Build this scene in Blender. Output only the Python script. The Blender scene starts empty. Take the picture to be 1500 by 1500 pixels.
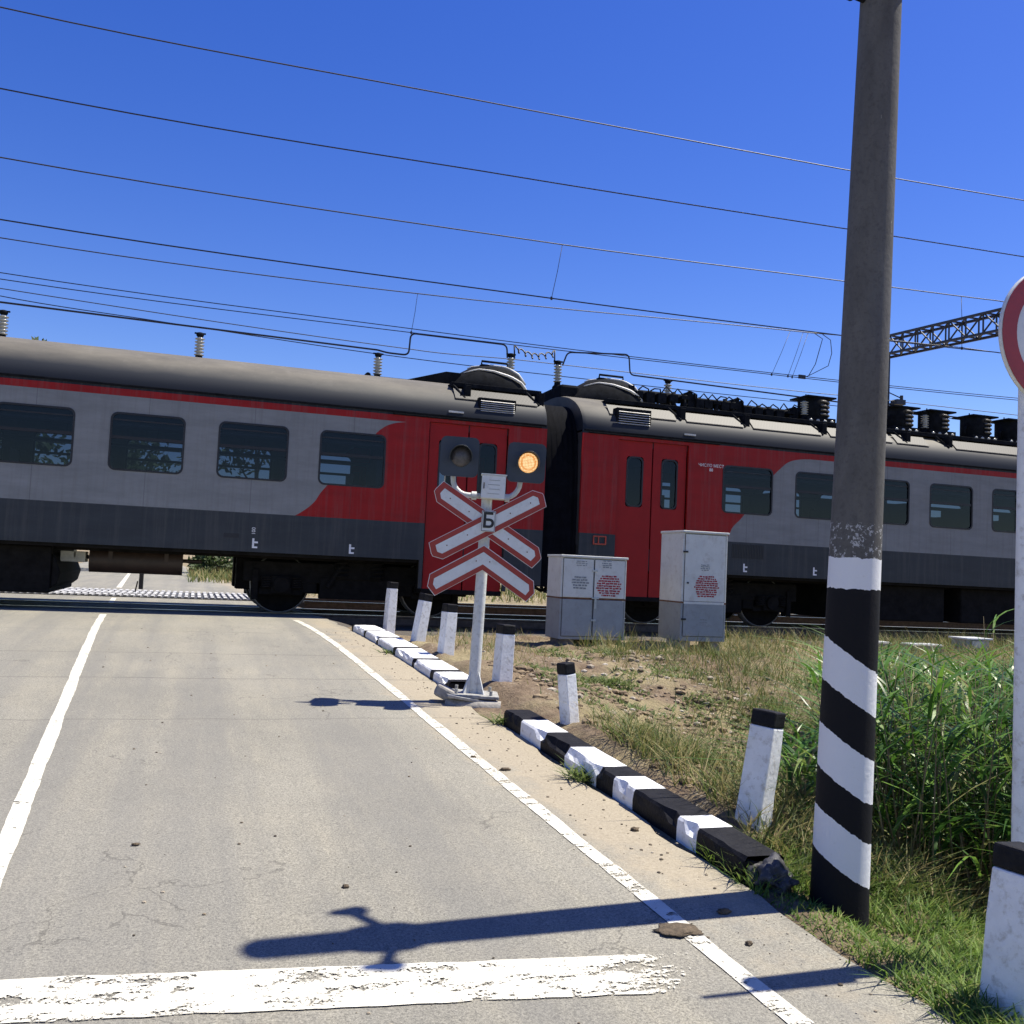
import bpy, bmesh, math, random
import numpy as np
from mathutils import Vector, Matrix, noise
random.seed(11); rng = np.random.default_rng(7)
S = bpy.context.scene
COL = S.collection
R = math.radians

# ------------------------------------------------------------------ materials
MATS = {}
class NT:
    def __init__(s, name):
        s.m = bpy.data.materials.new(name); s.m.use_nodes = True
        s.t = s.m.node_tree; s.n = s.t.nodes; s.l = s.t.links
        s.p = s.n['Principled BSDF']; s.out = s.n['Material Output']
        s.tc = s.n.new('ShaderNodeTexCoord')
    def node(s, t, **kw):
        n = s.n.new(t)
        for k, v in kw.items(): setattr(n, k, v)
        return n
    def link(s, a, b): s.l.new(a, b)
    def noise(s, scale, detail=4, rough=.6, vec=None, dist=0):
        n = s.node('ShaderNodeTexNoise'); n.inputs['Scale'].default_value = scale
        n.inputs['Detail'].default_value = detail; n.inputs['Roughness'].default_value = rough
        n.inputs['Distortion'].default_value = dist
        s.link(vec if vec is not None else s.tc.outputs['Object'], n.inputs['Vector'])
        return n.outputs['Fac']
    def stretch(s, sx, sy, sz):
        mp = s.node('ShaderNodeMapping'); mp.inputs['Scale'].default_value = (sx, sy, sz)
        s.link(s.tc.outputs['Object'], mp.inputs['Vector']); return mp.outputs['Vector']
    def ramp(s, fac, stops, interp='LINEAR'):
        r = s.node('ShaderNodeValToRGB'); e = r.color_ramp; e.interpolation = interp
        while len(e.elements) < len(stops): e.elements.new(.5)
        for i, (p, c) in enumerate(stops):
            e.elements[i].position = p
            e.elements[i].color = (*c, 1) if isinstance(c, tuple) else (c, c, c, 1)
        s.link(fac, r.inputs['Fac']); return r.outputs['Color']
    def mix(s, fac, a, b, mode='MIX'):
        m = s.node('ShaderNodeMix', data_type='RGBA', blend_type=mode)
        for sock, v in ((m.inputs[0], fac), (m.inputs[6], a), (m.inputs[7], b)):
            if isinstance(v, (int, float)): sock.default_value = v
            elif isinstance(v, tuple): sock.default_value = (*v, 1)
            else: s.link(v, sock)
        return m.outputs[2]
    def math(s, op, a, b=0.0, c=None):
        m = s.node('ShaderNodeMath', operation=op)
        for i, v in enumerate((a, b) if c is None else (a, b, c)):
            if isinstance(v, (int, float)): m.inputs[i].default_value = v
            else: s.link(v, m.inputs[i])
        return m.outputs[0]
    def xyz(s):
        x = s.node('ShaderNodeSeparateXYZ'); s.link(s.tc.outputs['Object'], x.inputs[0]); return x.outputs
    def bump(s, h, strength=.3, dist=.01):
        b = s.node('ShaderNodeBump'); b.inputs['Strength'].default_value = strength; b.inputs['Distance'].default_value = dist
        s.link(h, b.inputs['Height']); s.link(b.outputs[0], s.p.inputs['Normal'])
    def color(s, c):
        if isinstance(c, tuple): s.p.inputs['Base Color'].default_value = (*c, 1)
        else: s.link(c, s.p.inputs['Base Color'])
    def set(s, rough=.6, metal=0, spec=None):
        s.p.inputs['Roughness'].default_value = rough; s.p.inputs['Metallic'].default_value = metal
        if spec is not None: s.p.inputs['Specular IOR Level'].default_value = spec

def mat(name, col, rough=.6, metal=0, var=.25, scale=6, bump=0, bscale=60, spec=None, dirt=None):
    """painted or plain surface: slow tone variation plus optional grime and grain"""
    t = NT(name)
    a = tuple(c*(1-var) for c in col); b = tuple(min(1, c*(1+var)) for c in col)
    c = t.ramp(t.noise(scale, 6, .65), [(.3, a), (.7, b)])
    if dirt:
        c = t.mix(t.ramp(t.noise(scale*2.3, 8, .7), [(.52, 0.), (.72, 1.)]), c, dirt)
    t.color(c); t.set(rough, metal, spec)
    if bump: t.bump(t.noise(bscale, 5, .6), bump, .01)
    MATS[name] = t.m; return t.m

M = {}
M['dark_metal'] = mat('dark_metal', (.012, .013, .015), .85, var=.5, scale=9, bump=.2, spec=.05)
M['under_metal'] = mat('under_metal', (.009, .0085, .0085), .9, var=.5, scale=7, bump=.4, bscale=30, spec=.15)
M['rail_steel'] = mat('rail_steel', (.10, .075, .06), .55, .4, var=.4, scale=12)
M['rail_head'] = mat('rail_head', (.55, .55, .55), .22, 1, var=.1)
M['wheel_rim'] = mat('wheel_rim', (.22, .215, .21), .45, .5, var=.3)
M['white_paint'] = mat('white_paint', (.72, .73, .74), .6, var=.09, scale=9, bump=.35, bscale=45, dirt=(.40, .38, .34))
M['black_paint'] = mat('black_paint', (.010, .010, .012), .6, var=.5, scale=14, bump=.5, bscale=45, spec=.15)
M['bellows'] = mat('bellows', (.006, .0065, .009), .95, var=.4, spec=.08)
M['ins_dark'] = mat('ins_dark', (.07, .06, .05), .3, var=.3)
M['ins_glass'] = mat('ins_glass', (.42, .41, .36), .25, var=.2)
M['tank'] = mat('tank', (.045, .028, .022), .55, var=.3)
M['rubber'] = mat('rubber', (.008, .009, .012), .5, var=.3)
M['seat'] = mat('seat', (.02, .03, .045), .7)
M['interior'] = mat('interior', (.04, .042, .045), .8)
M['louvre'] = mat('louvre', (.60, .59, .54), .5)
M['concrete'] = mat('concrete', (.30, .28, .25), .9, var=.3, scale=14, bump=.5, bscale=50, dirt=(.16, .15, .12))
M['rust'] = mat('rust', (.14, .065, .035), .85, var=.5, scale=15, bump=.3)
M['sign_white'] = mat('sign_white', (.62, .64, .64), .35, var=.06, scale=8, dirt=(.5, .5, .48))
M['sign_red'] = mat('sign_red', (.30, .022, .016), .4, var=.15, scale=8)
M['sign_black'] = mat('sign_black', (.012, .012, .014), .5)
M['post_white'] = mat('post_white', (.58, .59, .57), .5, var=.12, scale=10, bump=.25, dirt=(.36, .34, .30))
M['galv'] = mat('galv', (.42, .43, .44), .4, .5, var=.15, scale=20)
M['signal_grey'] = mat('signal_grey', (.032, .042, .056), .55, var=.2)
M['lens_off'] = mat('lens_off', (.075, .07, .075), .35, var=.4, scale=60)
M['cab_upper'] = mat('cab_upper', (.62, .62, .58), .5, var=.08, scale=5, dirt=(.5, .47, .42))
M['cab_lower'] = mat('cab_lower', (.27, .29, .30), .5, var=.1, scale=5, dirt=(.22, .22, .22))
M['red_stencil'] = mat('red_stencil', (.34, .015, .03), .6)
M['grey_stencil'] = mat('grey_stencil', (.25, .26, .27), .6)
M['white_letter'] = mat('white_letter', (.75, .75, .75), .6)
M['truss'] = mat('truss', (.035, .037, .045), .6, var=.2)
M['wire'] = mat('wire', (.02, .02, .024), .5)
M['wood'] = mat('wood', (.17, .14, .11), .9, var=.4, scale=12, bump=.5)
M['bark'] = mat('bark', (.09, .07, .05), .9, var=.4, bump=.5)
M['mud'] = mat('mud', (.10, .075, .048), .95, var=.5, scale=40, bump=.9, bscale=120)
M['slate'] = mat('deck_rubber', (.055, .055, .06), .8, var=.3)
M['deck_light'] = mat('deck_light', (.42, .42, .42), .8, var=.2)
M['red_lamp'] = mat('red_lamp', (.42, .03, .015), .3)
M['roof_side'] = mat('roof_grey', (.23, .21, .175), .6, var=.22, scale=1.6, bump=.05, bscale=25, dirt=(.28, .25, .20))

def glass_mat(name, tint, gloss=.12):
    t = NT(name); t.n.remove(t.p)
    tr = t.node('ShaderNodeBsdfTransparent'); tr.inputs[0].default_value = (*tint, 1)
    gl = t.node('ShaderNodeBsdfGlossy'); gl.inputs['Roughness'].default_value = .03; gl.inputs[0].default_value = (.8, .85, .9, 1)
    lw = t.node('ShaderNodeLayerWeight'); lw.inputs['Blend'].default_value = .5; fr = t.math('ADD', .028, t.math('MULTIPLY', .8, t.math('POWER', lw.outputs['Facing'], 4.)))
    mx = t.node('ShaderNodeMixShader'); t.link(fr, mx.inputs[0]); t.link(tr.outputs[0], mx.inputs[1]); t.link(gl.outputs[0], mx.inputs[2])
    t.link(mx.outputs[0], t.out.inputs['Surface']); return t.m
M['glass'] = glass_mat('train_glass', (.27, .31, .37))

# lit lamp (gives off light): rows of bright cells behind a lens
def lamp_mat():
    t = NT('lit_lens')
    v = t.node('ShaderNodeTexVoronoi'); v.inputs['Scale'].default_value = 75; v.inputs['Randomness'].default_value = .15
    t.link(t.tc.outputs['Object'], v.inputs['Vector'])
    f = t.ramp(v.outputs['Distance'], [(.34, (1., .80, .42)), (.60, (.75, .26, .05))])
    t.color((.05, .02, .01)); t.link(f, t.p.inputs['Emission Color']); t.p.inputs['Emission Strength'].default_value = .62
    return t.m
M['lens_on'] = lamp_mat()

# train livery; local x = distance along car (sign kept), local z = height over rail
def livery(name, pts, light_side, x0, skirt_end):
    t = NT(name); x, y, z = t.xyz()
    red, gre, dk, navy = (.29, .009, .009), (.215, .222, .222), (.036, .042, .048), (.012, .016, .024)
    fc = t.node('ShaderNodeFloatCurve'); cm = fc.mapping; c = cm.curves[0]
    P = [((zz-1.4)/2.0, (xx-x0)/3.0) for zz, xx in pts]
    c.points[0].location = P[0]; c.points[1].location = P[-1]
    for p in P[1:-1]: c.points.new(*p)
    cm.update()
    t.link(t.math('DIVIDE', t.math('SUBTRACT', z, 1.4), 2.0), fc.inputs['Value'])
    B = t.math('ADD', t.math('MULTIPLY', fc.outputs[0], 3.0), x0)
    isl = t.math('LESS_THAN' if light_side < 0 else 'GREATER_THAN', x, B)
    col = t.mix(isl, red, gre)
    ax = t.math('ABSOLUTE', x)
    # red lettering strip and dark skirt
    col = t.mix(t.math('GREATER_THAN', z, 3.123), col, red)
    col = t.mix(t.math('GREATER_THAN', z, 3.225), col, navy)
    col = t.mix(t.math('LESS_THAN', z, 1.535), col, dk)
    gr = t.ramp(t.noise(3, 6, .7, t.stretch(.35, 1, 1.6)), [(.3, .80), (.7, 1.12)])
    col = t.mix(1.0, col, gr, 'MULTIPLY')
    streak = t.ramp(t.noise(5, 6, .75, t.stretch(2.2, 1, .10)), [(.48, 0.), (.78, .42)])
    col = t.mix(streak, col, (.12, .11, .10))
    seam = t.math('LESS_THAN', t.math('ABSOLUTE', t.math('SUBTRACT', t.math('FRACT', t.math('ADD', t.math('DIVIDE', ax, 1.5), .367)), .5)), .0035)
    col = t.mix(t.math('MULTIPLY', seam, .35), col, (.03, .03, .03))
    t.color(col); t.set(.48, spec=.22); t.bump(t.noise(1.3, 2, .5), .06, .02); return t.m
ZR = -.88
M['livery_a'] = livery('livery_trailer', [(1.51, -4.07), (1.62, -3.9), (1.76, -3.75), (1.91, -3.66), (2.61, -3.06), (2.83, -2.91), (2.99, -2.76), (3.07, -2.62), (3.12, -2.4)], -1, -5.0, 2)
M['livery_b'] = livery('livery_motor', [(1.51, 2.72), (1.63, 2.84), (1.79, 2.92), (1.95, 3.08), (2.66, 3.62), (2.93, 3.89), (3.03, 4.02), (3.09, 4.2), (3.12, 4.45)], 1, 2.0, 2)
M['door_red'] = mat('door_red', (.29, .009, .009), .48, var=.12, scale=3, spec=.22)
M['skirt_grey'] = mat('skirt_grey', (.036, .042, .048), .5, var=.2)

def grating_mat():
    t = NT('grating'); t.color((.22, .21, .19)); t.set(.6)
    ck = t.node('ShaderNodeTexChecker'); ck.inputs['Scale'].default_value = 1
    t.link(t.stretch(34, 34, 60), ck.inputs['Vector'])
    t.color(t.mix(ck.outputs['Fac'], (.003, .003, .004), (.036, .033, .03))); return t.m
M['grating'] = grating_mat()

def pole_mat():
    """weathered concrete above, painted helical black and white bands below (object z = height)"""
    t = NT('pole_concrete_painted'); x, y, z = t.xyz()
    c = t.ramp(t.noise(5, 9, .7, t.stretch(1, 1, .35)), [(.28, (.07, .068, .064)), (.72, (.145, .14, .13))])
    c = t.mix(t.ramp(t.noise(45, 6, .75), [(.5, 0.), (.7, .55)]), c, (.05, .047, .045))
    c = t.mix(t.math('GREATER_THAN', t.noise(7, 5, .65, t.stretch(4, 4, .5)), .72), c, (.34, .32, .28))
    ang = t.math('ARCTAN2', y, x)
    w = t.math('MULTIPLY', t.math('SUBTRACT', t.noise(26, 4, .6), .5), .028)
    h = t.math('ADD', t.math('ADD', z, t.math('MULTIPLY', t.math('MULTIPLY', t.math('SINE', t.math('ADD', ang, R(127))), t.math('LESS_THAN', z, 1.46)), .078)), w)
    # edges of bands by height
    edges = POLE_EDGES
    paint = (.70, .71, .73)
    f = None
    for i, e in enumerate(edges):
        g = t.math('GREATER_THAN', h, e)
        f = g if f is None else t.math('ADD', f, g)
    par = t.math('MODULO', f, 2.0)     # 0 black, 1 white, alternating from the ground
    scuff = t.ramp(t.noise(30, 8, .75), [(.60, 0.), (.74, .6)])
    wc = t.mix(scuff, paint, (.50, .49, .47))
    pc = t.mix(par, (.008, .008, .010), wc)
    tops = t.math('GREATER_THAN', t.math('ADD', z, w), POLE_TOP)
    splat = t.math('MULTIPLY', t.math('LESS_THAN', z, POLE_TOP+.16), t.math('GREATER_THAN', t.noise(34, 6, .75), .56))
    up = t.mix(splat, c, (.42, .42, .42))
    t.color(t.mix(tops, pc, up)); t.set(.75, spec=.2); t.bump(t.noise(40, 6, .7), .35, .008)
    return t.m

# ------------------------------------------------------------------ mesh builder
class MB:
    def __init__(s): s.v = []; s.f = []; s.mi = []; s.sm = []; s.cur = 0; s.smooth = False
    def add(s, verts, faces, smooth=None):
        o = len(s.v); s.v += [tuple(p) for p in verts]
        for f in faces:
            s.f.append([i+o for i in f]); s.mi.append(s.cur); s.sm.append(s.smooth if smooth is None else smooth)
        return s
    def box(s, lo, hi, m=None):
        x0, y0, z0 = lo; x1, y1, z1 = hi
        v = [(x0,y0,z0),(x1,y0,z0),(x1,y1,z0),(x0,y1,z0),(x0,y0,z1),(x1,y0,z1),(x1,y1,z1),(x0,y1,z1)]
        if m is not None: v = [tuple(m @ Vector(p)) for p in v]
        return s.add(v, [(3,2,1,0),(4,5,6,7),(0,1,5,4),(1,2,6,5),(2,3,7,6),(3,0,4,7)], False)
    def cyl(s, a, b, r, r2=None, n=12, caps=True):
        a = Vector(a); b = Vector(b); r2 = r if r2 is None else r2
        d = (b-a).normalized(); q = d.to_track_quat('Z', 'Y').to_matrix()
        vs = []
        for c, rr in ((a, r), (b, r2)):
            for i in range(n):
                t = 2*math.pi*i/n; vs.append(c + q @ Vector((math.cos(t)*rr, math.sin(t)*rr, 0)))
        o = len(s.v); s.add(vs, [(i, (i+1) % n, n+(i+1) % n, n+i) for i in range(n)], True)
        if caps:
            s.add(vs[:n], [tuple(range(n))[::-1]], False); s.add(vs[n:], [tuple(range(n))], False)
        return s
    def bar(s, a, b, w, h=None):
        h = w if h is None else h
        a = Vector(a); b = Vector(b); L = (b-a).length
        m = Matrix.Translation(a) @ (b-a).normalized().to_track_quat('Z', 'Y').to_matrix().to_4x4()
        return s.box((-w/2, -h/2, 0), (w/2, h/2, L), m)
    def tube(s, pts, r, n=8):
        pts = [Vector(p) for p in pts]; vs = []; N = len(pts)
        up = None
        for i, p in enumerate(pts):
            d = (pts[min(i+1, N-1)] - pts[max(i-1, 0)]).normalized()
            if up is None:
                up = Vector((0,0,1)) if abs(d.z) < .9 else Vector((1,0,0))
            xx = d.cross(up).normalized(); up = xx.cross(d).normalized()
            rr = r[i] if isinstance(r, (list, tuple)) else r
            for k in range(n):
                t = 2*math.pi*k/n; vs.append(p + xx*math.cos(t)*rr + up*math.sin(t)*rr)
        fs = [(i*n+k, i*n+(k+1) % n, (i+1)*n+(k+1) % n, (i+1)*n+k) for i in range(N-1) for k in range(n)]
        fs += [tuple(range(n))[::-1], tuple((N-1)*n+k for k in range(n))]
        return s.add(vs, fs, True)
    def lathe(s, prof, n=20, m=None, caps=True):
        vs = []
        for r, z in prof:
            for k in range(n):
                t = 2*math.pi*k/n; p = Vector((r*math.cos(t), r*math.sin(t), z)); vs.append(m @ p if m else p)
        N = len(prof)
        fs = [(i*n+k, i*n+(k+1) % n, (i+1)*n+(k+1) % n, (i+1)*n+k) for i in range(N-1) for k in range(n)]
        if caps: fs += [tuple(range(n))[::-1], tuple((N-1)*n+k for k in range(n))]
        return s.add(vs, fs, True)
    def prism(s, poly, d0, d1, m=None):
        """poly in (x,z), extruded along y from d0 to d1"""
        n = len(poly)
        vs = [Vector((x, d0, z)) for x, z in poly] + [Vector((x, d1, z)) for x, z in poly]
        if m: vs = [m @ p for p in vs]
        return s.add(vs, [tuple(range(n)), tuple(range(2*n-1, n-1, -1))] + [(i, n+i, n+(i+1) % n, (i+1) % n) for i in range(n)], False)
    def ring(s, outer, inner, d0, d1):
        n = len(outer)
        P = lambda L, d: [(x, d, z) for x, z in L]
        vs = P(outer, d0)+P(inner, d0)+P(outer, d1)+P(inner, d1); fs = []
        for i in range(n):
            j = (i+1) % n
            fs += [(i, j, n+j, n+i), (2*n+i, 3*n+i, 3*n+j, 2*n+j), (i, 2*n+i, 2*n+j, j), (n+i, n+j, 3*n+j, 3*n+i)]
        return s.add(vs, fs, False)
    def mesh(s, name):
        me = bpy.data.meshes.new(name); me.from_pydata(s.v, [], s.f)
        me.polygons.foreach_set('material_index', s.mi); me.polygons.foreach_set('use_smooth', s.sm)
        return me
    def build(s, name, mats, parent=None, bevel=0, loc=None, rot=None):
        me = s.mesh(name)
        bm = bmesh.new(); bm.from_mesh(me); bmesh.ops.recalc_face_normals(bm, faces=bm.faces); bm.to_mesh(me); bm.free()
        for m in (mats if isinstance(mats, (list, tuple)) else [mats]): me.materials.append(m)
        return link(name, me, parent, bevel, loc, rot)

def link(name, me, parent=None, bevel=0, loc=None, rot=None):
    o = bpy.data.objects.new(name, me); COL.objects.link(o)
    if parent: o.parent = parent
    if loc is not None: o.location = loc
    if rot is not None: o.rotation_euler = rot
    if bevel:
        b = o.modifiers.new('Bevel', 'BEVEL'); b.width = bevel; b.segments = 2; b.limit_method = 'ANGLE'; b.angle_limit = R(50)
    return o
def tag(o, label=None, cat=None, group=None, kind=None):
    if label: o['label'] = label
    if cat: o['category'] = cat
    if group: o['group'] = group
    if kind: o['kind'] = kind
    return o
def thing(name, loc, label, cat, group=None, rz=0):
    o = bpy.data.objects.new(name, None); COL.objects.link(o); o.location = loc; o.rotation_euler.z = rz
    o.empty_display_size = .1
    return tag(o, label, cat, group)
def dup(o, parent=None, loc=None):
    c = o.copy(); COL.objects.link(c)
    if parent is not None: c.parent = parent
    if loc is not None: c.location = loc
    for ch in list(o.children):
        dup(ch, c)
    return c
def rrect(x0, z0, x1, z1, r, n=6):
    out = []
    for cx, cz, a0 in ((x1-r, z1-r, 0), (x0+r, z1-r, 90), (x0+r, z0+r, 180), (x1-r, z0+r, 270)):
        for i in range(n+1):
            a = R(a0+90*i/n); out.append((cx+r*math.cos(a), cz+r*math.sin(a)))
    return out
def fill(name, outer, holes, thick, mats, parent=None, loc=(0,0,0), flip=False):
    """flat sheet with openings, standing in XZ, thick along y (front at y=0 when flip False -> towards +y)"""
    cu = bpy.data.curves.new(name, 'CURVE'); cu.dimensions = '2D'; cu.fill_mode = 'BOTH'; cu.extrude = thick/2
    for L in [outer]+holes:
        sp = cu.splines.new('POLY'); sp.points.add(len(L)-1); sp.use_cyclic_u = True
        for p, (x, z) in zip(sp.points, L): p.co = (x, z, 0, 1)
    o = bpy.data.objects.new('tmp', cu); COL.objects.link(o)
    me = bpy.data.meshes.new_from_object(o.evaluated_get(bpy.context.evaluated_depsgraph_get()))
    bpy.data.objects.remove(o); bpy.data.curves.remove(cu)
    for v in me.vertices:
        x, y, z = v.co; v.co = (x, -z+thick/2, y)
    me.materials.clear()
    for m in (mats if isinstance(mats, list) else [mats]): me.materials.append(m)
    me.name = name
    return link(name, me, parent, 0, loc)
def text(name, body, size, m, parent, loc, thick=.002, bold=0, squeeze=1):
    cu = bpy.data.curves.new(name, 'FONT'); cu.body = body; cu.size = size; cu.extrude = thick; cu.offset = bold
    cu.align_x = 'CENTER'; cu.align_y = 'CENTER'
    o = bpy.data.objects.new('tmp', cu); COL.objects.link(o)
    me = bpy.data.meshes.new_from_object(o.evaluated_get(bpy.context.evaluated_depsgraph_get()))
    bpy.data.objects.remove(o); bpy.data.curves.remove(cu)
    for v in me.vertices:
        x, y, z = v.co; v.co = (x*squeeze, -z, y)
    me.materials.clear(); me.materials.append(m); me.name = name
    return link(name, me, parent, 0, loc)

# ------------------------------------------------------------------ terrain functions
def sstep(a, b, x):
    t = np.clip((np.asarray(x, float)-a)/(b-a), 0, 1); return t*t*(3-2*t)
def zr(Y):
    Y = np.asarray(Y, float); a = -1.62+.0592*Y; k = .05
    m = -k*np.log(np.exp(-np.clip(a, -8, 8)/k)+np.exp(.9/k))       # smooth min with the crossing level
    return m
XP = lambda X, Y: X+.045*np.asarray(Y, float)
def gz0(X, Y):
    X = np.asarray(X, float); Y = np.asarray(Y, float); xp = XP(X, Y); z = zr(Y)
    d = xp-2.92
    ditch = (.62*sstep(.25, 2.2, d)*(1-sstep(6.2, 11.2, Y)) + .13*sstep(-.15, .25, d)*(1-sstep(3.6, 4.6, Y)))
    bank = .10*sstep(-.1, .1, d)*sstep(4.0, 4.8, Y)*(1-sstep(10.5, 12, Y))*(1-sstep(.3, 1.6, d))
    mound = .13*np.exp(-((X-4.6)**2/1.6+(Y-8.6)**2/2.0))
    z = z-ditch+bank+mound
    bench = sstep(12.4, 13.4, Y)*(1-sstep(27, 30, Y))
    off = sstep(2.75, 3.1, xp)+sstep(4.0, 4.4, -xp)
    z = z-bench*off*.15 - (sstep(30, 45, Y)*off*.1)
    z = z-.5*sstep(4.2, 7, -xp)*(1-sstep(9, 12, Y))
    z = z-.03*(sstep(-4.1, -3.9, xp)*(1-sstep(2.55, 2.68, xp)))
    return z
def bumpz(X, Y):
    xp = X+.045*Y
    if xp < 2.7 or xp > 25 or Y > 13.2 or Y < 0: return 0.
    w = min(1, (xp-2.7)/.4)
    a = noise.fractal(Vector((X*1.3, Y*1.3, 3.1)), 1, 2.1, 4)
    b = noise.fractal(Vector((X*6.1, Y*6.1, 9.7)), .9, 2.2, 3)
    return w*(.06*a+.035*b)
def gz(X, Y): return float(gz0(X, Y))+bumpz(X, Y)

def axis(parts):
    out = []
    for a, b, s in parts: out += list(np.arange(a, b, s))
    out.append(parts[-1][1]); return np.array(out)

# ------------------------------------------------------------------ setting: ground, road, markings
def ground_mat():
    t = NT('dry_ground')
    n1 = t.noise(.9, 7, .65); n2 = t.noise(9, 8, .7); n3 = t.noise(55, 5, .7)
    soil = t.ramp(n2, [(.25, (.085, .056, .034)), (.5, (.17, .12, .075)), (.75, (.29, .22, .145))])
    straw = t.ramp(n3, [(.3, (.20, .165, .08)), (.7, (.40, .34, .19))])
    c = t.mix(t.ramp(n1, [(.42, 0.), (.6, .8)]), soil, straw)
    v = t.node('ShaderNodeTexVoronoi'); v.inputs['Scale'].default_value = 24; t.link(t.tc.outputs['Object'], v.inputs['Vector'])
    stone = t.ramp(v.outputs['Distance'], [(.12, 1.), (.3, 0.)])
    c = t.mix(t.math('MULTIPLY', stone, t.ramp(t.noise(2.2, 5), [(.5, 0.), (.6, .8)])), c, (.40, .36, .30))
    x, y, z = t.xyz()
    bal = t.math('MULTIPLY', t.math('GREATER_THAN', y, 13.6), t.math('LESS_THAN', y, 26.))
    c = t.mix(bal, c, t.ramp(n3, [(.3, (.03, .026, .022)), (.7, (.16, .14, .12))]))
    sandy = t.math('MULTIPLY', t.math('GREATER_THAN', y, 26.), t.math('LESS_THAN', y, 60.))
    c = t.mix(t.math('MULTIPLY', sandy, .4), c, (.30, .26, .16))
    t.color(c); t.set(.95); h = t.math('ADD', t.math('MULTIPLY', n2, 1.0), t.math('MULTIPLY', n3, .5)); t.bump(h, .9, .05)
    return t.m
xs = axis([(-700, -60, 60), (-60, -12, 4), (-12, 2.2, .5), (2.2, 9, .055), (9, 22, .35), (22, 60, 3), (60, 760, 70)])
ys = axis([(-60, -4, 5), (-4, 2, .4), (2, 12.6, .06), (12.6, 30, .3), (30, 60, 2), (60, 900, 60)])
XX, YY = np.meshgrid(xs, ys); ZZ = gz0(XX, YY)
for j in range(len(ys)):
    if not (0 <= ys[j] <= 13.2): continue
    for i in range(len(xs)):
        ZZ[j, i] += bumpz(xs[i], ys[j])
nx, ny = len(xs), len(ys)
me = bpy.data.meshes.new('ground')
vv = np.stack([XX, YY, ZZ], -1).reshape(-1, 3)
idx = np.arange(nx*ny).reshape(ny, nx)
ff = np.stack([idx[:-1, :-1], idx[:-1, 1:], idx[1:, 1:], idx[1:, :-1]], -1).reshape(-1, 4)
me.from_pydata(vv.tolist(), [], ff.tolist()); me.polygons.foreach_set('use_smooth', np.ones(len(ff), bool))
me.materials.append(ground_mat()); tag(link('ground', me), kind='structure')

def asphalt_mat():
    t = NT('dusty_asphalt'); x, y, z = t.xyz()
    xp = t.math('ADD', x, t.math('MULTIPLY', y, .045))
    n1 = t.noise(.7, 5, .6); n2 = t.noise(95, 3, .85); n3 = t.noise(210, 2, .7); n4 = t.noise(2.2, 7, .65, t.stretch(1.6, .5, 1))
    base = t.ramp(n1, [(.3, (.185, .176, .145)), (.7, (.240, .227, .186))])
    base = t.mix(t.ramp(n4, [(.45, 0.), (.75, .5)]), base, (.29, .265, .20))
    grain = t.ramp(n2, [(.30, .30), (.5, 1.), (.72, 1.7)])
    base = t.mix(.9, base, grain, 'MULTIPLY')
    base = t.mix(t.math('MULTIPLY', t.math('GREATER_THAN', n3, .63), .6), base, (.44, .41, .35))
    base = t.mix(t.math('MULTIPLY', t.math('LESS_THAN', n3, .37), .7), base, (.06, .055, .05))
    trk = t.noise(1.1, 6, .6, t.stretch(2.6, .10, 1))
    base = t.mix(t.ramp(trk, [(.42, 0.), (.62, .75)]), base, t.mix(.5, base, (.12, .12, .118)))
    base = t.mix(t.ramp(t.noise(1.6, 6, .7, t.stretch(1, .4, 1)), [(.60, 0.), (.70, .35)]), base, (.10, .095, .085))
    vc = t.node('ShaderNodeTexVoronoi', feature='DISTANCE_TO_EDGE'); vc.inputs['Scale'].default_value = .55
    wv = t.node('ShaderNodeVectorMath', operation='ADD'); nn = t.node('ShaderNodeTexNoise'); nn.inputs['Scale'].default_value = 2.5; nn.inputs['Detail'].default_value = 6
    t.link(t.tc.outputs['Object'], nn.inputs['Vector']); t.link(nn.outputs['Color'], wv.inputs[0]); t.link(t.tc.outputs['Object'], wv.inputs[1]); t.link(wv.outputs[0], vc.inputs['Vector'])
    crk = t.math('MULTIPLY', t.math('LESS_THAN', vc.outputs['Distance'], .004), t.math('GREATER_THAN', t.noise(.8, 4), .52))
    base = t.mix(t.math('MULTIPLY', crk, .4), base, (.04, .037, .033))
    # sand blown against the kerb and along the edge line
    s0 = t.math('SUBTRACT', 1., t.math('DIVIDE', t.math('ABSOLUTE', t.math('SUBTRACT', xp, 2.45)), .50))
    ywin = t.math('MULTIPLY', t.ramp(t.math('DIVIDE', y, 16.), [(.20, .15), (.30, 1.)]), t.ramp(t.math('DIVIDE', y, 16.), [(.62, 1.), (.82, .55)]))
    sw = t.math('ADD', t.math('MULTIPLY', t.math('MULTIPLY', s0, ywin), 1.0), t.math('MULTIPLY', t.math('SUBTRACT', t.noise(3.2, 8, .7), .5), 1.5))
    sf = t.ramp(sw, [(.15, 0.), (.62, 1.)])
    sand = t.ramp(t.noise(60, 6, .75), [(.28, (.22, .18, .12)), (.7, (.42, .36, .26))])
    sf2 = t.math('MULTIPLY', sf, .74)
    c = t.mix(sf2, base, sand)
    # thin transverse joints across the lane
    for y0, w in ((10.35, .010), (8.95, .010), (7.33, .007), (12.2, .008)):
        wob = t.math('MULTIPLY', t.math('SUBTRACT', t.noise(1.7, 3), .5), .12)
        dd = t.math('ABSOLUTE', t.math('SUBTRACT', t.math('ADD', y, wob), y0))
        c = t.mix(t.math('MULTIPLY', t.math('LESS_THAN', dd, w), .55), c, (.035, .032, .03))
    t.color(c); t.set(.88); t.bump(t.math('ADD', n2, t.math('MULTIPLY', n3, .5)), .45, .006)
    return t.m
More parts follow.
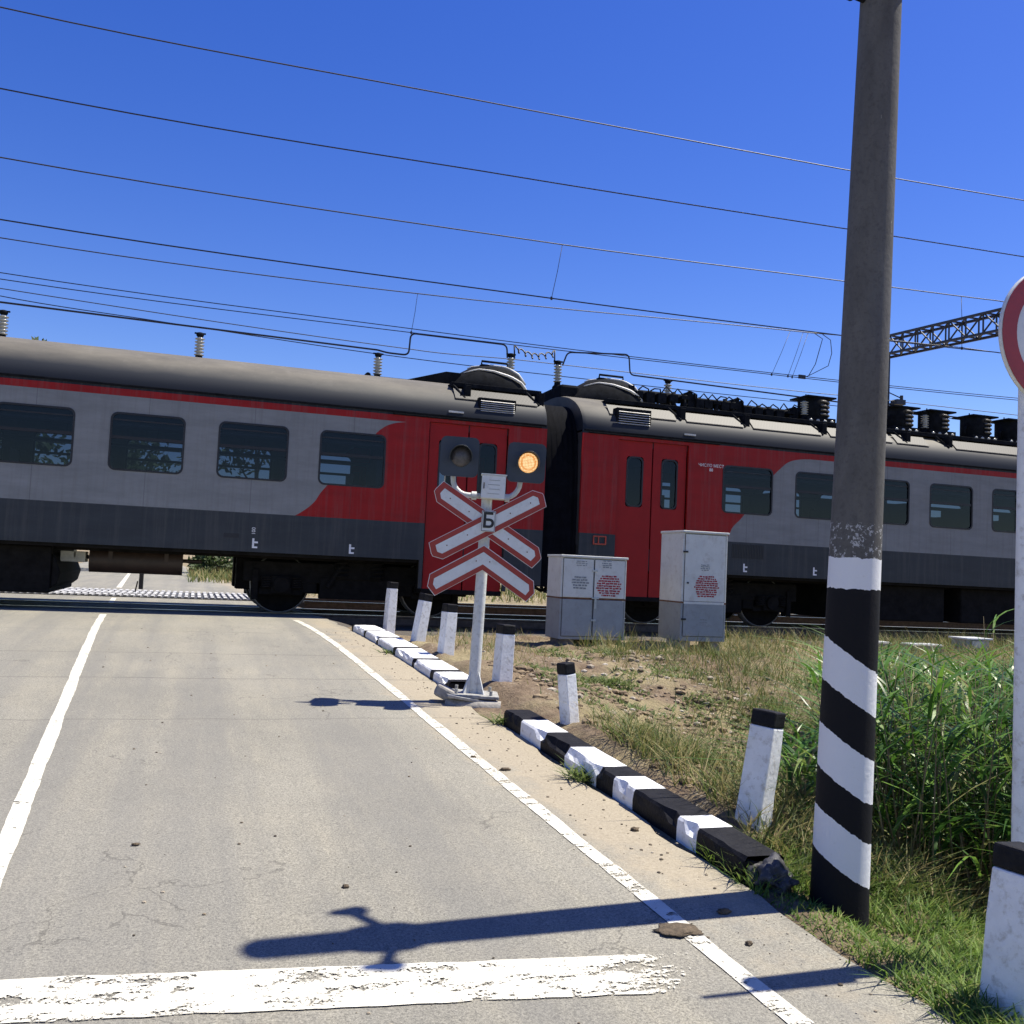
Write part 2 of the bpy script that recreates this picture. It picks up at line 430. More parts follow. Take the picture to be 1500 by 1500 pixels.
def strip(name, x0f, x1f, ylist, dz, m, wob=0):
    v = []; f = []
    nxn = 8
    for j, y in enumerate(ylist):
        a, b = x0f(y), x1f(y)
        for i in range(nxn+1):
            xpv = a+(b-a)*i/nxn
            if wob and i in (0, nxn): xpv += wob*noise.noise(Vector((y*2.1, 1.3+i, 0)))+wob*.6*noise.noise(Vector((y*9, 4.3+i, 0)))
            v.append((xpv-.045*y, y, float(zr(y))+dz))
    for j in range(len(ylist)-1):
        for i in range(nxn):
            k = j*(nxn+1)+i; f.append((k, k+1, k+nxn+2, k+nxn+1))
    me = bpy.data.meshes.new(name); me.from_pydata(v, [], f); me.materials.append(m)
    return tag(link(name, me), kind='structure')
yl = list(np.arange(-8, 16, .2))+list(np.arange(16, 90.1, 2))
strip('road', lambda y: -3.75, lambda y: 2.62, yl, .006, asphalt_mat(), .07)

def paint_mat(name, wear, ends=None):
    t = NT(name); x, y, z = t.xyz()
    c = t.ramp(t.noise(8, 6, .7), [(.3, (.48, .46, .39)), (.7, (.68, .66, .57))])
    t.color(t.mix(t.ramp(t.noise(140, 3, .7), [(.5, 0.), (.8, .4)]), c, (.4, .37, .3))); t.set(.7)
    w = t.math('ADD', t.math('MULTIPLY', t.noise(9, 10, .75, t.stretch(.55, 1.5, 1)), .6), t.math('MULTIPLY', t.noise(60, 6, .75), .4))
    if ends:  # paint scuffed away towards one end of the bar
        e = t.math('MULTIPLY', t.ramp(t.math('DIVIDE', t.math('ADD', x, 1.), 3.), [(.80, 0.), (1.0, 1.)]), .16)
        w = t.math('SUBTRACT', w, e)
    tr = t.node('ShaderNodeBsdfTransparent'); mx = t.node('ShaderNodeMixShader')
    t.link(t.math('LESS_THAN', w, wear), mx.inputs[0]); t.link(t.p.outputs[0], mx.inputs[1]); t.link(tr.outputs[0], mx.inputs[2])
    t.link(mx.outputs[0], t.out.inputs['Surface']); return t.m
pm = paint_mat('line_paint', .435)
strip('road_centre_line', lambda y: -.535, lambda y: -.450, list(np.arange(0, 14.6, .07)), .010, pm, .009)
strip('road_centre_line', lambda y: -.535, lambda y: -.450, [17.5, 18.5, 19.6], .010, pm)
strip('road_centre_line', lambda y: -.60, lambda y: -.48, list(np.arange(25, 70, 3.)), .010, pm)
strip('road_edge_line', lambda y: 2.07, lambda y: 2.155, list(np.arange(1.5, 14.4, .07)), .010, paint_mat('edge_paint', .46), .010)
strip('road_edge_line', lambda y: -3.5, lambda y: -3.39, list(np.arange(1.5, 14.4, .4)), .010, pm)
v = []; f = []
for i in range(81):
    a = i/80; e0 = .012*noise.noise(Vector((a*14, 1, 0)))+.006*noise.noise(Vector((a*60, 1, 0))); e1 = .012*noise.noise(Vector((a*14, 5, 0)))+.006*noise.noise(Vector((a*60, 9, 0))); p0 = (-.78+2.66*a, 3.565-.255*a+e0); p1 = (-.74+2.58*a, 3.285-.255*a+e1)
    for p in (p1, p0): v.append((p[0], p[1], float(zr(p[1]))+.011))
    if i: f.append((2*i-2, 2*i, 2*i+1, 2*i-1))
me = bpy.data.meshes.new('road_stop_line'); me.from_pydata(v, [], f); me.materials.append(paint_mat('stop_paint', .455, True)); tag(link('road_stop_line', me), kind='structure')

# ------------------------------------------------------------------ kerb
def kerb(bounds, h, name, label, x0=2.65, x1=2.87, rough=.008, sink=0.):
    b = MB(); b.smooth = False
    nseg = 6
    for k in range(len(bounds)-1):
        ya, yb = bounds[k], bounds[k+1]; b.cur = k % 2
        for q in range(nseg):
            y0 = ya+(yb-ya)*q/nseg; y1 = ya+(yb-ya)*(q+1)/nseg
            rows = []
            for y in (y0, y1):
                j = lambda s: rough*2*noise.noise(Vector((y*5+s*7.3, s*3.1, y*11)))
                z = float(zr(y))-sink
                c_ = max(0., noise.noise(Vector((y*7.7, x0, 2.2)))-.12)*.09; pr = [(x0, -.12), (x0+j(1)*.4, h*.5), (x0+.006+c_*.7+j(2)*.4, h-.014-c_), (x0+.018+c_+j(3)*.4, h+j(4)*.3), ((x0+x1)/2, h+j(5)*.3), (x1-.015+j(7)*.4, h+j(8)*.3), (x1+j(9)*.4, h-.014), (x1, -.3)]
                rows.append([(a-.045*y, y, z+c) for a, c in pr])
            n = 8
            b.add(rows[0]+rows[1], [(i, i+1, n+i+1, n+i) for i in range(n-1)], False)
    # ends
    for y, s in ((bounds[0], 1), (bounds[-1], -1)):
        z = float(zr(y))-sink
        b.add([(x0-.045*y, y, z-.12), (x0-.045*y, y, z+h*.8), (x1-.045*y, y, z+h*.8), (x1-.045*y, y, z-.3)], [(0, 1, 2, 3)])
    o = b.build(name, [M['black_paint'], M['white_paint']])
    return tag(o, label, 'kerb')
kerb([3.93, 4.33, 4.52, 5.0, 5.25, 5.47, 5.95, 6.36, 6.75, 7.1], .118, 'painted_kerb', 'thick kerb painted in black and white blocks, from broken end to signal base', rough=.005)
kerb([8.45, 8.56, 8.95, 9.07, 9.65, 9.75, 10.45, 10.56, 11.3, 11.40, 12.0, 12.10, 12.75, 12.85], .085, 'painted_kerb', 'far worn kerb painted mostly white, between signal base and rails', x0=2.62, x1=2.92, rough=.010)
def lump(name, loc, size, m, label, cat, seed=0, group=None, disp=.35, sub=3):
    bm = bmesh.new(); bmesh.ops.create_icosphere(bm, subdivisions=sub, radius=1)
    for q in bm.verts:
        d = 1+disp*noise.fractal(q.co*1.6+Vector((seed*3.7, seed, 0)), 1, 2, 4)
        q.co = Vector((q.co.x*size[0]*d, q.co.y*size[1]*d, max(q.co.z, -.5)*size[2]*d))
    me = bpy.data.meshes.new(name); bm.to_mesh(me); bm.free(); me.materials.append(m)
    for p in me.polygons: p.use_smooth = sub > 2
    return tag(link(name, me, None, 0, loc), label, cat, group)
bt = mat('tarred_rubble', (.03, .03, .036), .55, var=.7, scale=18, bump=.9, bscale=30, dirt=(.16, .15, .15))
lump('kerb_rubble', (2.60, 3.88, float(zr(3.9))+.015), (.10, .105, .08), bt, 'broken black lump crumbling off the near end of the painted kerb', 'rubble', 5, disp=.75, sub=4)

# ------------------------------------------------------------------ bollards
def bollard(base, top, w, label, rz, cap=.085, name='marker_post', h_under=.25):
    bx, by, bz = base; ax = Vector(top)-Vector(base); L = ax.length
    e = thing(name, base, label, 'marker post', 'black capped white marker posts along the road edge')
    q = ax.normalized().to_track_quat('Z', 'Y').to_matrix().to_4x4() @ Matrix.Rotation(rz, 4, 'Z')
    def seg(z0, z1, g=0):
        b = MB(); n = 5
        for k in range(n):
            a, c = z0+(z1-z0)*k/n, z0+(z1-z0)*(k+1)/n
            v = []
            for zz in (a, c):
                j = .006
                for sx, sy in ((-1, -1), (1, -1), (1, 1), (-1, 1)):
                    t = 1.04-.10*max(zz, 0)/L
                    v.append(q @ Vector((sx*(w/2+g)*t+j*noise.noise(Vector((zz*9, sx*3+bx*7, sy))), sy*(w/2+g)*t+j*noise.noise(Vector((zz*9+5, sx, sy*3+by))), zz)))
            fs = [(i, (i+1) % 4, 4+(i+1) % 4, 4+i) for i in range(4)]
            if k == 0: fs.append((3, 2, 1, 0))
            if k == n-1: fs.append((4, 5, 6, 7))
            b.add(v, fs, False)
        return b
    seg(-h_under, L-cap).build('shaft', M['white_paint'], e, .008)
    seg(L-cap+.001, L, .0015).build('cap', M['black_paint'], e, .010)
    return e
bol = [((2.55, 12.9, -.87), (2.57, 12.9, -.255), .125, 'marker post nearest the rails, at the far end of the far kerb'),
       ((2.57, 11.25, -.95), (2.655, 11.25, -.345), .13, 'marker post leaning right, second from the rails'),
       ((2.62, 10.1, -1.03), (2.65, 10.1, -.41), .135, 'marker post just left of the crossing signal pole'),
       ((2.715, 8.40, -1.18), (2.74, 8.40, -.51), .14, 'marker post standing right behind the crossing signal base'),
       ((2.77, 6.8, -1.24), (2.70, 6.8, -.685), .105, 'slim marker post behind the middle of the near kerb, before bare dirt'),
       ((2.90, 4.55, -1.42), (3.0, 4.55, -.70), .145, 'large leaning marker post behind the broken kerb end, beside the reeds'),
       ((2.80, 2.72, -1.56), (2.865, 2.72, -.90), .165, 'closest marker post, cut by the frame below the round sign')]
for (b_, t_, w, lab), rz in zip(bol, (.2, .3, .25, .2, .35, .55, .25)):
    bollard(b_, t_, w, lab, rz)

# ------------------------------------------------------------------ big painted pole
PB = Vector((2.845, 3.73, -1.60)); PT = Vector((2.945, 3.681, 3.86)); PL = (PT-PB).length
POLE_EDGES = [.34, .53, .70, .895, 1.09, 1.284, 1.579]; POLE_TOP = 1.719
M['pole'] = pole_mat()
pole = thing('concrete_pole', PB, 'tall concrete pole with black and white spiral bands beside the road', 'pole')
pole.rotation_euler = Vector((0, 0, 1)).rotation_difference((PT-PB).normalized()).to_euler()
b = MB(); prof = [(0.132, -.3), (.1315, 0)]+[(.128-.043*k/24, PL*k/24) for k in range(1, 25)]
b.lathe(prof, 40); b.build('shaft', M['pole'], pole)
for p0, p1 in (((-.04, .08, 4.44), (-.07, .25, 4.60)), ((-.03, -.09, 4.44), (-.05, -.23, 4.52))):
    b = MB(); b.bar(p0, p1, .035, .05); b.cyl(Vector(p1)-Vector((0, 0, .06)), Vector(p1)+Vector((0, 0, .14)), .05, .022, 10)
    b.build('insulator_bracket', M['dark_metal'], pole, .004)
b = MB(); b.cyl((-.08, 0, 4.345), (-.155, .01, 4.36), .016, n=8); b.cyl((-.15, .01, 4.36), (-.17, .01, 4.362), .028, n=8); b.build('clamp_bolt', M['dark_metal'], pole)
b = MB(); b.cyl((0, 0, 4.42), (0, 0, 4.66), .125, .118, 20); b.build('clamp_collar', M['dark_metal'], pole, .004)

# ------------------------------------------------------------------ crossing signal
SX, SY, SZ = 2.33, 7.97, -1.13
sig = thing('crossing_signal', (SX, SY, SZ), 'white level crossing signal with two lamps, red edged cross and chevron', 'crossing signal')
sig.rotation_euler = (0, R(1.3), R(-15)); sig.scale = (.965, 1, 1)
P = lambda x, z: (x-SX-(.0227*(z-SZ)), z-SZ)     # picture-plane point -> local x, z
b = MB(); b.cyl((0, 0, .05), (0, 0, 1.86), .052, .048, 20); b.build('post', M['post_white'], sig)
b = MB()
for k in range(4):
    a = R(45+90*k); m = Matrix.Rotation(a, 4, 'Z'); b.prism([(.045, .06), (.13, .06), (.05, .24)], -.005, .005, m)
b.build('gusset', M['post_white'], sig)
b = MB(); b.box((-.20, -.19, .035), (.22, .19, .06)); b.box((-.27, -.20, .01), (.10, .0, .033), Matrix.Rotation(R(7), 4, 'Y') @ Matrix.Rotation(.2, 4, 'Z'))
for sx in (-1, 1):
    for sy in (-1, 1): b.cyl((sx*.15, sy*.14, .05), (sx*.15, sy*.14, .10), .014, n=8)
b.build('base_plate', mat('worn_plate', (.30, .30, .28), .6, var=.3, scale=20, dirt=(.15, .10, .07)), sig, .004)
b = MB()
b.cyl((-.24, -.14, -.05), (.24, -.17, -.055), .075, .08, 14); b.box((-.24, -.12, -.22), (.27, .22, .01), Matrix.Rotation(.05, 4, 'Z'))
b.box((-.34, -.17, -.10), (-.16, .0, .0), Matrix.Rotation(R(24), 4, 'Y'))
b.build('foundation', M['concrete'], sig, .02)
# conduits
b = MB()
for s, cx in ((-1, -.315), (1, .285)):
    cz = 1.82
    pts = [(cx, .0, 2.0), (cx, 0, cz+.06)]+[(cx-s*(-.0)-s*.14*(1-math.cos(R(a))), 0, cz+.06-.14*math.sin(R(a))) for a in range(15, 91, 15)]+[(0.03*s, 0, cz-.08)]
    b.tube(pts, .024, 10)
b.cyl((-.14, 0, 1.74), (-.095, 0, 1.74), .036, n=12); b.cyl((.16, 0, 1.74), (.20, 0, 1.74), .034, n=12)
b.tube([(-.385, .02, 2.0), (-.39, .02, 1.80)], .006, 6)
b.build('lamp_arm', M['post_white'], sig)
# junction box
x0, z0 = P(2.31, .585); x1, z1 = P(2.525, .785)
b = MB(); b.box((x0, -.15, z0), (x1, -.03, z1)); bx = b.build('junction_box', M['sign_white'], sig, .006)
b = MB(); b.box((x0-.008, -.158, z1+.001), (x1+.008, -.02, z1+.010)); b.build('lid', M['sign_white'], bx)
b = MB()
for k in range(4): b.box((x0+.055+.01*(k % 2), -.1525, z0+.04+.038*k), (x1-.05, -.1502, z0+.044+.038*k))
b.build('stencil_line', M['grey_stencil'], bx)
b = MB(); b.tube([(x0+.02, -.152, z0+.085), (x0+.02, -.172, z0+.088), (x0+.02, -.172, z0+.128), (x0+.02, -.152, z0+.13)], .005, 6); b.build('handle', M['sign_black'], bx)
# lamps
for cx, cz, lit in ((2.105, .925, False), (2.70, .915, True)):
    lx, lz = P(cx, cz)
    h = MB(); s2 = .17; h.prism(rrect(lx-s2, lz-s2, lx+s2, lz+s2, .05), -.115, -.10)
    h.cyl((lx, -.10, lz), (lx, .07, lz), .115, .095, 20); h.cyl((lx, .07, lz), (lx, .09, lz), .06, n=14)
    head = h.build('signal_lamp', M['signal_grey'], sig)
    ox = .015
    l = MB(); mm = Matrix.Translation((lx+ox, -.117, lz)) @ Matrix.Rotation(R(90), 4, 'X')
    l.lathe([(.086, -.002), (.086, .006), (.074, .018), (.05, .026), (.02, .031), (.001, .032)], 28, mm)
    lo = l.build('lens', M['lens_on'] if lit else M['lens_off'], head)
    hd = MB(); n = 16
    vs = []
    for yy, rr in ((-.117, .094), (-.235, .099)):
        for k in range(n+1):
            a = R(-22+224*k/n); dz = -.012 if yy < -.2 else 0
            for r_ in (rr, rr+.004): vs.append((lx+ox+r_*math.cos(a), yy+(.05*(1-math.sin(max(a, 0) if a < math.pi else 0)) if yy < -.2 else 0), lz+r_*math.sin(a)+dz))
    q = 2*(n+1); fs = []
    for k in range(n):
        i = 2*k
        fs += [(i, i+2, q+i+2, q+i), (i+1, q+i+1, q+i+3, i+3), (q+i, q+i+2, q+i+3, q+i+1)]
    hd.add(vs, fs, True); hd.build('lamp_hood', M['signal_grey'], head)
    tag(head, 'lit amber lamp head' if lit else 'unlit dark lamp head')
    lo['label'] = 'glowing yellow lens' if lit else 'dark unlit lens'
# crossbuck boards: white edge line, red border, white core, layered 3 mm apart
def board(mb, cx, cz, ang, half, hw, y0, y1, tip):
    c, s = math.cos(ang), math.sin(ang)
    pl = [(-half, -hw*.25), (-half+tip, -hw), (half-tip*.2, -hw), (half, hw*.1), (half-tip*.0-.0, hw*.35), (half-tip, hw), (-half+tip*.2, hw), (-half, hw*.45)]
    pl = [(-half, -hw*.3), (-half+tip, -hw), (half-.3*tip, -hw), (half, -hw*.0), (half, hw*.3), (half-tip, hw), (-half+.3*tip, hw), (-half, hw*.0)]
    mb.prism([(cx+c*u-s*w, cz+s*u+c*w) for u, w in pl], y0, y1)
CX, CZ = P(2.385, .365)
A = R(30)
for k, ang in enumerate((-A, A)):
    d = -.075-.013*k
    e = MB(); board(e, CX, CZ, ang, .555, .091, d, d-.004, .07); bo = e.build('cross_board', M['sign_white'], sig)
    e = MB(); board(e, CX, CZ, ang, .550, .087, d-.0045, d-.0065, .068); e.build('red_border', M['sign_red'], bo)
    e = MB(); board(e, CX, CZ, ang, .498, .045, d-.007, d-.009, .03); e.build('white_stripe', M['sign_white'], bo)
    for u in (-.40, -.2, .22, .42):
        e = MB(); px_, pz_ = CX+math.cos(ang)*u, CZ+math.sin(ang)*u; e.cyl((px_, d-.0085, pz_), (px_, d-.012, pz_), .006, n=8); e.build('bolt', M['rust'], bo)
# chevron
ax_, az_ = P(2.362, .19)
def chev(top_z, half, w, y0, y1, cut):
    t = math.tan(R(31)); c = math.cos(R(31)); v = w/c
    L = half
    pts = [(0, top_z), (L-cut*.2, top_z-(L-cut*.2)*t), (L, top_z-L*t-v*.45), (L-cut, top_z-(L-cut)*t-v), (0, top_z-v), (-L+cut, top_z-(L-cut)*t-v), (-L, top_z-L*t-v*.45), (-L+cut*.2, top_z-(L-cut*.2)*t)]
    mb = MB()
    h = [(ax_+x, az_+z) for x, z in pts]
    # two halves so the concave outline fills correctly
    mb.prism([h[0], h[1], h[2], h[3], h[4]], y0, y1); mb.prism([h[4], h[5], h[6], h[7], h[0]], y0, y1)
    return mb
bo = chev(0, .475, .185, -.060, -.064, .07).build('chevron_board', M['sign_white'], sig)
chev(-.007, .469, .176, -.0645, -.0665, .068).build('red_border', M['sign_red'], bo)
chev(-.060, .425, .090, -.067, -.069, .03).build('white_stripe', M['sign_white'], bo)
for u, w in ((-.06, -.14), (.06, -.14)):
    e = MB(); e.cyl((ax_+u, -.069, az_+w), (ax_+u, -.073, az_+w), .006, n=8); e.build('bolt', M['rust'], bo)
# letter plate
lx, lz = P(2.388, .392)
e = MB(); e.box((lx-.062, -.112, lz-.088), (lx+.062, -.108, lz+.088)); pl = e.build('letter_plate', M['sign_white'], sig, .003)
e = MB(); e.ring(rrect(lx-.058, lz-.084, lx+.058, lz+.084, .004, 1), rrect(lx-.054, lz-.080, lx+.054, lz+.080, .004, 1), -.1125, -.1135); e.build('plate_edge', M['sign_black'], pl)
text('letter', 'Б', .175, M['sign_black'], pl, (lx, -.1145, lz), .001, .004)

# ------------------------------------------------------------------ relay cabinets
def stencil(parent, cx, y, cz, w, h, rows, m, seed, name):
    r = random.Random(seed); b = MB()
    for k in range(rows):
        zz = cz+h/2-h*k/max(1, rows-1); ww = w*(.55+.45*math.sin(math.pi*(k+.7)/(rows+.4)))*r.uniform(.85, 1.05); x = cx-ww/2
        th = h/rows*.36
        while x < cx+ww/2:
            l = r.uniform(.012, .05); q = r.uniform(-.003, .003)
            b.box((x, y-.0012, zz-th+q), (min(x+l, cx+ww/2+.01), y-.0002, zz+th+q)); x += l+r.uniform(.004, .014)
    b.build(name, m, parent)
def cabinet(X0, X1, Y0, Y1, z0, z1, label, doors, split, seed, feet):
    e = thing('relay_cabinet', ((X0+X1)/2, (Y0+Y1)/2, gz((X0+X1)/2, (Y0+Y1)/2)), label, 'cabinet', 'trackside relay cabinets')
    ox, oy, oz = e.location
    L = lambda x, y, z: (x-ox, y-oy, z-oz)
    b = MB(); b.box(L(X0, Y0, split+.002), L(X1, Y1, z1-.02)); b.cur = 1; b.box(L(X0, Y0, z0), L(X1, Y1, split))
    b.build('body', [M['cab_upper'], M['cab_lower']], e, .006)
    b = MB(); b.box(L(X0-.012, Y0-.025, z1-.018), L(X1+.012, Y1+.012, z1+.012)); b.build('cabinet_roof', M['cab_upper'], e, .006)
    b = MB(); b.box(L(X0-.002, Y0-.002, split-.012), L(X1+.002, Y0+.02, split+.012)); b.box(L(X0-.003, Y0-.003, split-.010), L(X0+.02, Y1, split+.010)); b.build('rust_seam', M['rust'], e)
    for (a, c, d0, d1) in doors:
        b = MB(); zt, zb = d1, d0
        if split > zb+.05:
            b.box(L(a, Y0-.012, split+.015), L(c, Y0-.001, zt)); b.cur = 1; b.box(L(a, Y0-.012, zb), L(c, Y0-.001, split-.014))
        else: b.box(L(a, Y0-.012, zb), L(c, Y0-.001, zt))
        d = b.build('door', [M['cab_upper'], M['cab_lower']], e, .003)
        g = MB(); g.ring(*[[(x-ox, z-oz) for x, z in rrect(a-o, zb-o, c+o, zt+o, .006, 1)] for o in (.007, 0)], Y0-.0045-oy, Y0-.0022-oy); g.build('door_gap', M['sign_black'], d)
    for f in feet:
        b = MB(); b.box(L(f[0], f[1], z0-.30), L(f[0]+f[2], f[1]+.35, z0-.002)); b.build('foot', M['wood'] if seed % 2 else M['concrete'], e, .012)
    return e, ox, oy, oz
c1, ox, oy, oz = cabinet(4.50, 5.42, 11.62, 12.12, -.875, .20, 'low wide two door relay cabinet, white over grey with red stencil', [(4.53, 4.945, -.83, .165), (4.965, 5.39, -.83, .165)], -.345, 3, [(4.53, 11.66, .2), (5.12, 11.66, .24)])
stencil(c1, 5.17-ox, 11.606-oy, -.17-oz, .36, .25, 9, M['red_stencil'], 4, 'red_stencil')
stencil(c1, 5.13-ox, 11.606-oy, .11-oz, .14, .08, 4, M['grey_stencil'], 5, 'small_stencil')
stencil(c1, 4.77-ox, 11.606-oy, .11-oz, .16, .05, 3, M['grey_stencil'], 6, 'small_stencil')
stencil(c1, 4.76-ox, 11.606-oy, -.14-oz, .24, .14, 5, M['grey_stencil'], 7, 'small_stencil')
for z in (.02, -.62):
    b = MB(); b.box((4.93-ox, 11.596-oy, z-.012-oz), (5.0-ox, 11.607-oy, z+.012-oz)); b.build('hasp', M['galv'], c1)
b = MB(); b.box((4.965-ox, 11.59-oy, -.47-oz), (4.995-ox, 11.606-oy, -.33-oz)); b.box((4.93-ox, 11.593-oy, -.345-oz), (5.03-ox, 11.606-oy, -.325-oz)); b.build('latch_handle', M['galv'], c1)
c2, ox, oy, oz = cabinet(6.13, 6.80, 11.42, 12.05, -.85, .60, 'tall narrow single door relay cabinet, white over grey, beside the striped pole', [(6.165, 6.765, -.32, .565), (6.165, 6.765, -.78, -.36)], -.34, 4, [(6.13, 11.46, .18), (6.62, 11.46, .14)])
stencil(c2, 6.49-ox, 11.406-oy, -.12-oz, .38, .26, 10, M['red_stencil'], 14, 'red_stencil')
stencil(c2, 6.46-ox, 11.406-oy, .13-oz, .14, .07, 4, M['grey_stencil'], 15, 'small_stencil')
stencil(c2, 6.46-ox, 11.406-oy, -.58-oz, .12, .04, 2, M['grey_stencil'], 16, 'small_stencil')
for z in (.33, -.56):
    b = MB(); b.box((6.13-ox, 11.396-oy, z-.012-oz), (6.20-ox, 11.407-oy, z+.012-oz)); b.build('hasp', M['sign_black'], c2)
b = MB(); b.cyl((6.21-ox, 11.407-oy, -.08-oz), (6.21-ox, 11.39-oy, -.08-oz), .012, n=8); b.build('lock', M['sign_black'], c2)

# small trackside boxes
def tbox(loc, sx, sy, sz, label, slab=False):
    e = thing('cable_box' if not slab else 'cable_cover', loc, label, 'cable box' if not slab else 'cable cover')
    b = MB()
    if slab:
        b.box((-sx/2, -sy/2, -.1), (sx/2, sy/2, sz)); b.build('slab', M['concrete'], e, .01)
        b = MB(); b.box((-sx/2+.02, -sy/2+.02, sz+.001), (sx/2-.02, sy/2-.02, sz+.012)); b.build('lid', M['sign_white'], e, .004)
    else:
        b.box((-sx/2, -sy/2, -.1), (sx/2, sy/2, sz)); b.build('body', M['cab_lower'], e, .006)
        b = MB(); b.box((-sx/2-.03, -sy/2-.04, sz+.001), (sx/2+.03, sy/2+.03, sz+.025)); b.build('lid', M['sign_white'], e, .004)
        b = MB(); b.box((-sx/2+.08, -sy/2-.03, sz-.12), (sx/2-.12, -sy/2-.001, sz-.02)); b.build('latch', M['galv'], e)
    return e
tbox((11.02, 11.55, -.96), .42, .3, .23, 'small grey cable box with white lid near the rails')
tbox((10.18, 11.6, -.98), .55, .3, .15, 'long flat white lidded cover lying in grass', True)
tbox((9.35, 11.6, -.98), .38, .3, .17, 'short white lidded cover just right of the striped pole', True)

# ------------------------------------------------------------------ round road sign
rs = thing('round_sign', (3.27, 3.06, gz(3.27, 3.06)), 'round white traffic sign with red rim on a white post', 'road sign')
g0 = rs.location.z
b = MB(); b.cyl((-.045, .02, -.3), (-.045, .02, 2.70), .046, n=20); b.build('post', M['white_paint'], rs)
zc = 1.045-g0
mm = Matrix.Translation((.03, -.03, zc)) @ Matrix.Rotation(R(90), 4, 'X')
b = MB(); b.lathe([(.284, -.012), (.290, -.008), (.290, .004), (.284, .006), (.001, .006)], 48, mm); dsc = b.build('sign_disc', M['sign_white'], rs)
b = MB()
circ = lambda r: [(.03+r*math.cos(2*math.pi*k/48), zc+r*math.sin(2*math.pi*k/48)) for k in range(48)]
b.ring(circ(.284), circ(.212), -.0375, -.040); b.build('red_rim', M['sign_red'], dsc)

# ------------------------------------------------------------------ rails, sleepers, crossing deck
def track(yc, label):
    e = thing('railway_track', (0, yc, -1.06), label, 'railway track')
    for s in (-1, 1):
        b = MB(); y = s*.76
        b.prism([(0, 0)]*0 or [(-.066, 0), (.066, 0), (.066, .012), (.01, .03), (.01, .14), (.036, .148), (.036, .176), (-.036, .176), (-.036, .148), (-.01, .14), (-.01, .03), (-.066, .012)], -45, 90, Matrix.Translation((0, y, 0)) @ Matrix.Rotation(R(-90), 4, 'Z'))
        rl = b.build('rail', M['rail_steel'], e)
        b = MB(); b.box((-45, y-.034, .1765), (90, y+.034, .180)); b.build('rail_head', M['rail_head'], rl)
    b = MB(); b.box((-.12, -1.32, -.14), (.12, 1.32, -.002)); m_ = b.mesh('sleeper'); m_.materials.append(M['concrete'])
    x = 2.95
    while x < 40:
        link('sleeper', m_, e, 0, (x, 0, 0)); x += .58
    x = -5
    while x > -12: link('sleeper', m_, e, 0, (x, 0, 0)); x -= .58
    return e
track(16.74, 'near railway track running under the red and grey train')
track(21.6, 'far railway track behind the train')
dk = thing('crossing_deck', (0, 21.6, -.9), 'ribbed crossing deck laid between the far rails on the road', 'crossing deck')
for y0, y1 in ((-1.5, -.84), (-.66, .66), (.84, 1.5)):
    b = MB(); b.box((-4.4, y0, -.12), (2.2, y1, .02)); pn = b.build('panel', M['slate'], dk)
    b = MB(); x = -4.38
    while x < 2.15: b.box((x, y0+.03, .0205), (x+.065, y1-.03, .05)); x += .125
    b.build('rib', M['deck_light'], pn)

# ------------------------------------------------------------------ train
W2, ZW, HR = 1.74, 3.28, .78
def roof_prof(k, n, nn=2.15, w=W2, h=HR, z=ZW):
    a = math.pi*k/n; c, s = math.cos(a), math.sin(a)
    return (math.copysign(abs(c)**(2/nn), -c)*w, z+h*abs(s)**(2/nn))
def insulator(parent, x, y, z, h=.48, tip=True):
    prof = [(.085, 0), (.085, .07), (.05, .09)]
    nd = 6; zz = .10; st = (h-.18)/nd
    b = MB(); b.lathe([(.095, -.06), (.095, .02), (.06, .06), (.055, .11)], 16, Matrix.Translation((x, y, z)))
    b.lathe([(.05, h-.07), (.062, h-.05), (.062, h-.01), (.03, h)], 16, Matrix.Translation((x, y, z)))
    b.box((x-.09, y-.012, z+h-.03), (x+.09, y+.012, z+h-.005))
    o = b.build('roof_insulator', M['dark_metal'], parent)
    p = []
    for k in range(nd):
        a = .10+st*k; p += [(.042, a), (.078, a+st*.35), (.080, a+st*.5), (.044, a+st*.75)]
    p.append((.042, .10+st*nd)); b = MB(); b.lathe(p, 18, Matrix.Translation((x, y, z))); b.build('shed', M['ins_glass'], o)
    return o
def window(parent, xc, z0, z1, w, y, side, name='window', bar=True):
    b = MB(); o = rrect(-w/2, z0, w/2, z1, .10); i = rrect(-w/2+.028, z0+.028, w/2-.028, z1-.028, .078)
    b.ring(o, i, -.006 if side < 0 else .006, .045 if side < 0 else -.045)
    if bar:
        zb = z0+(z1-z0)*.57; b.box((-w/2+.025, .005, zb-.022), (w/2-.025, .04, zb+.022)) if side < 0 else b.box((-w/2+.025, -.04, zb-.022), (w/2-.025, -.005, zb+.022))
        b.box((-w/2+.04, .012*-side, z1-.12), (w/2-.04, .035*-side, z1-.10)) if side > 0 else b.box((-w/2+.04, .012, z1-.12), (w/2-.04, .035, z1-.10))
    f = b.build(name, M['rubber'], parent, 0, (xc, y, 0))
    n = len(i); b = MB(); yy = .018 if side < 0 else -.018
    b.add([(x, yy, z) for x, z in i], [tuple(range(n))]); b.build('pane', M['glass'], f)
    return f
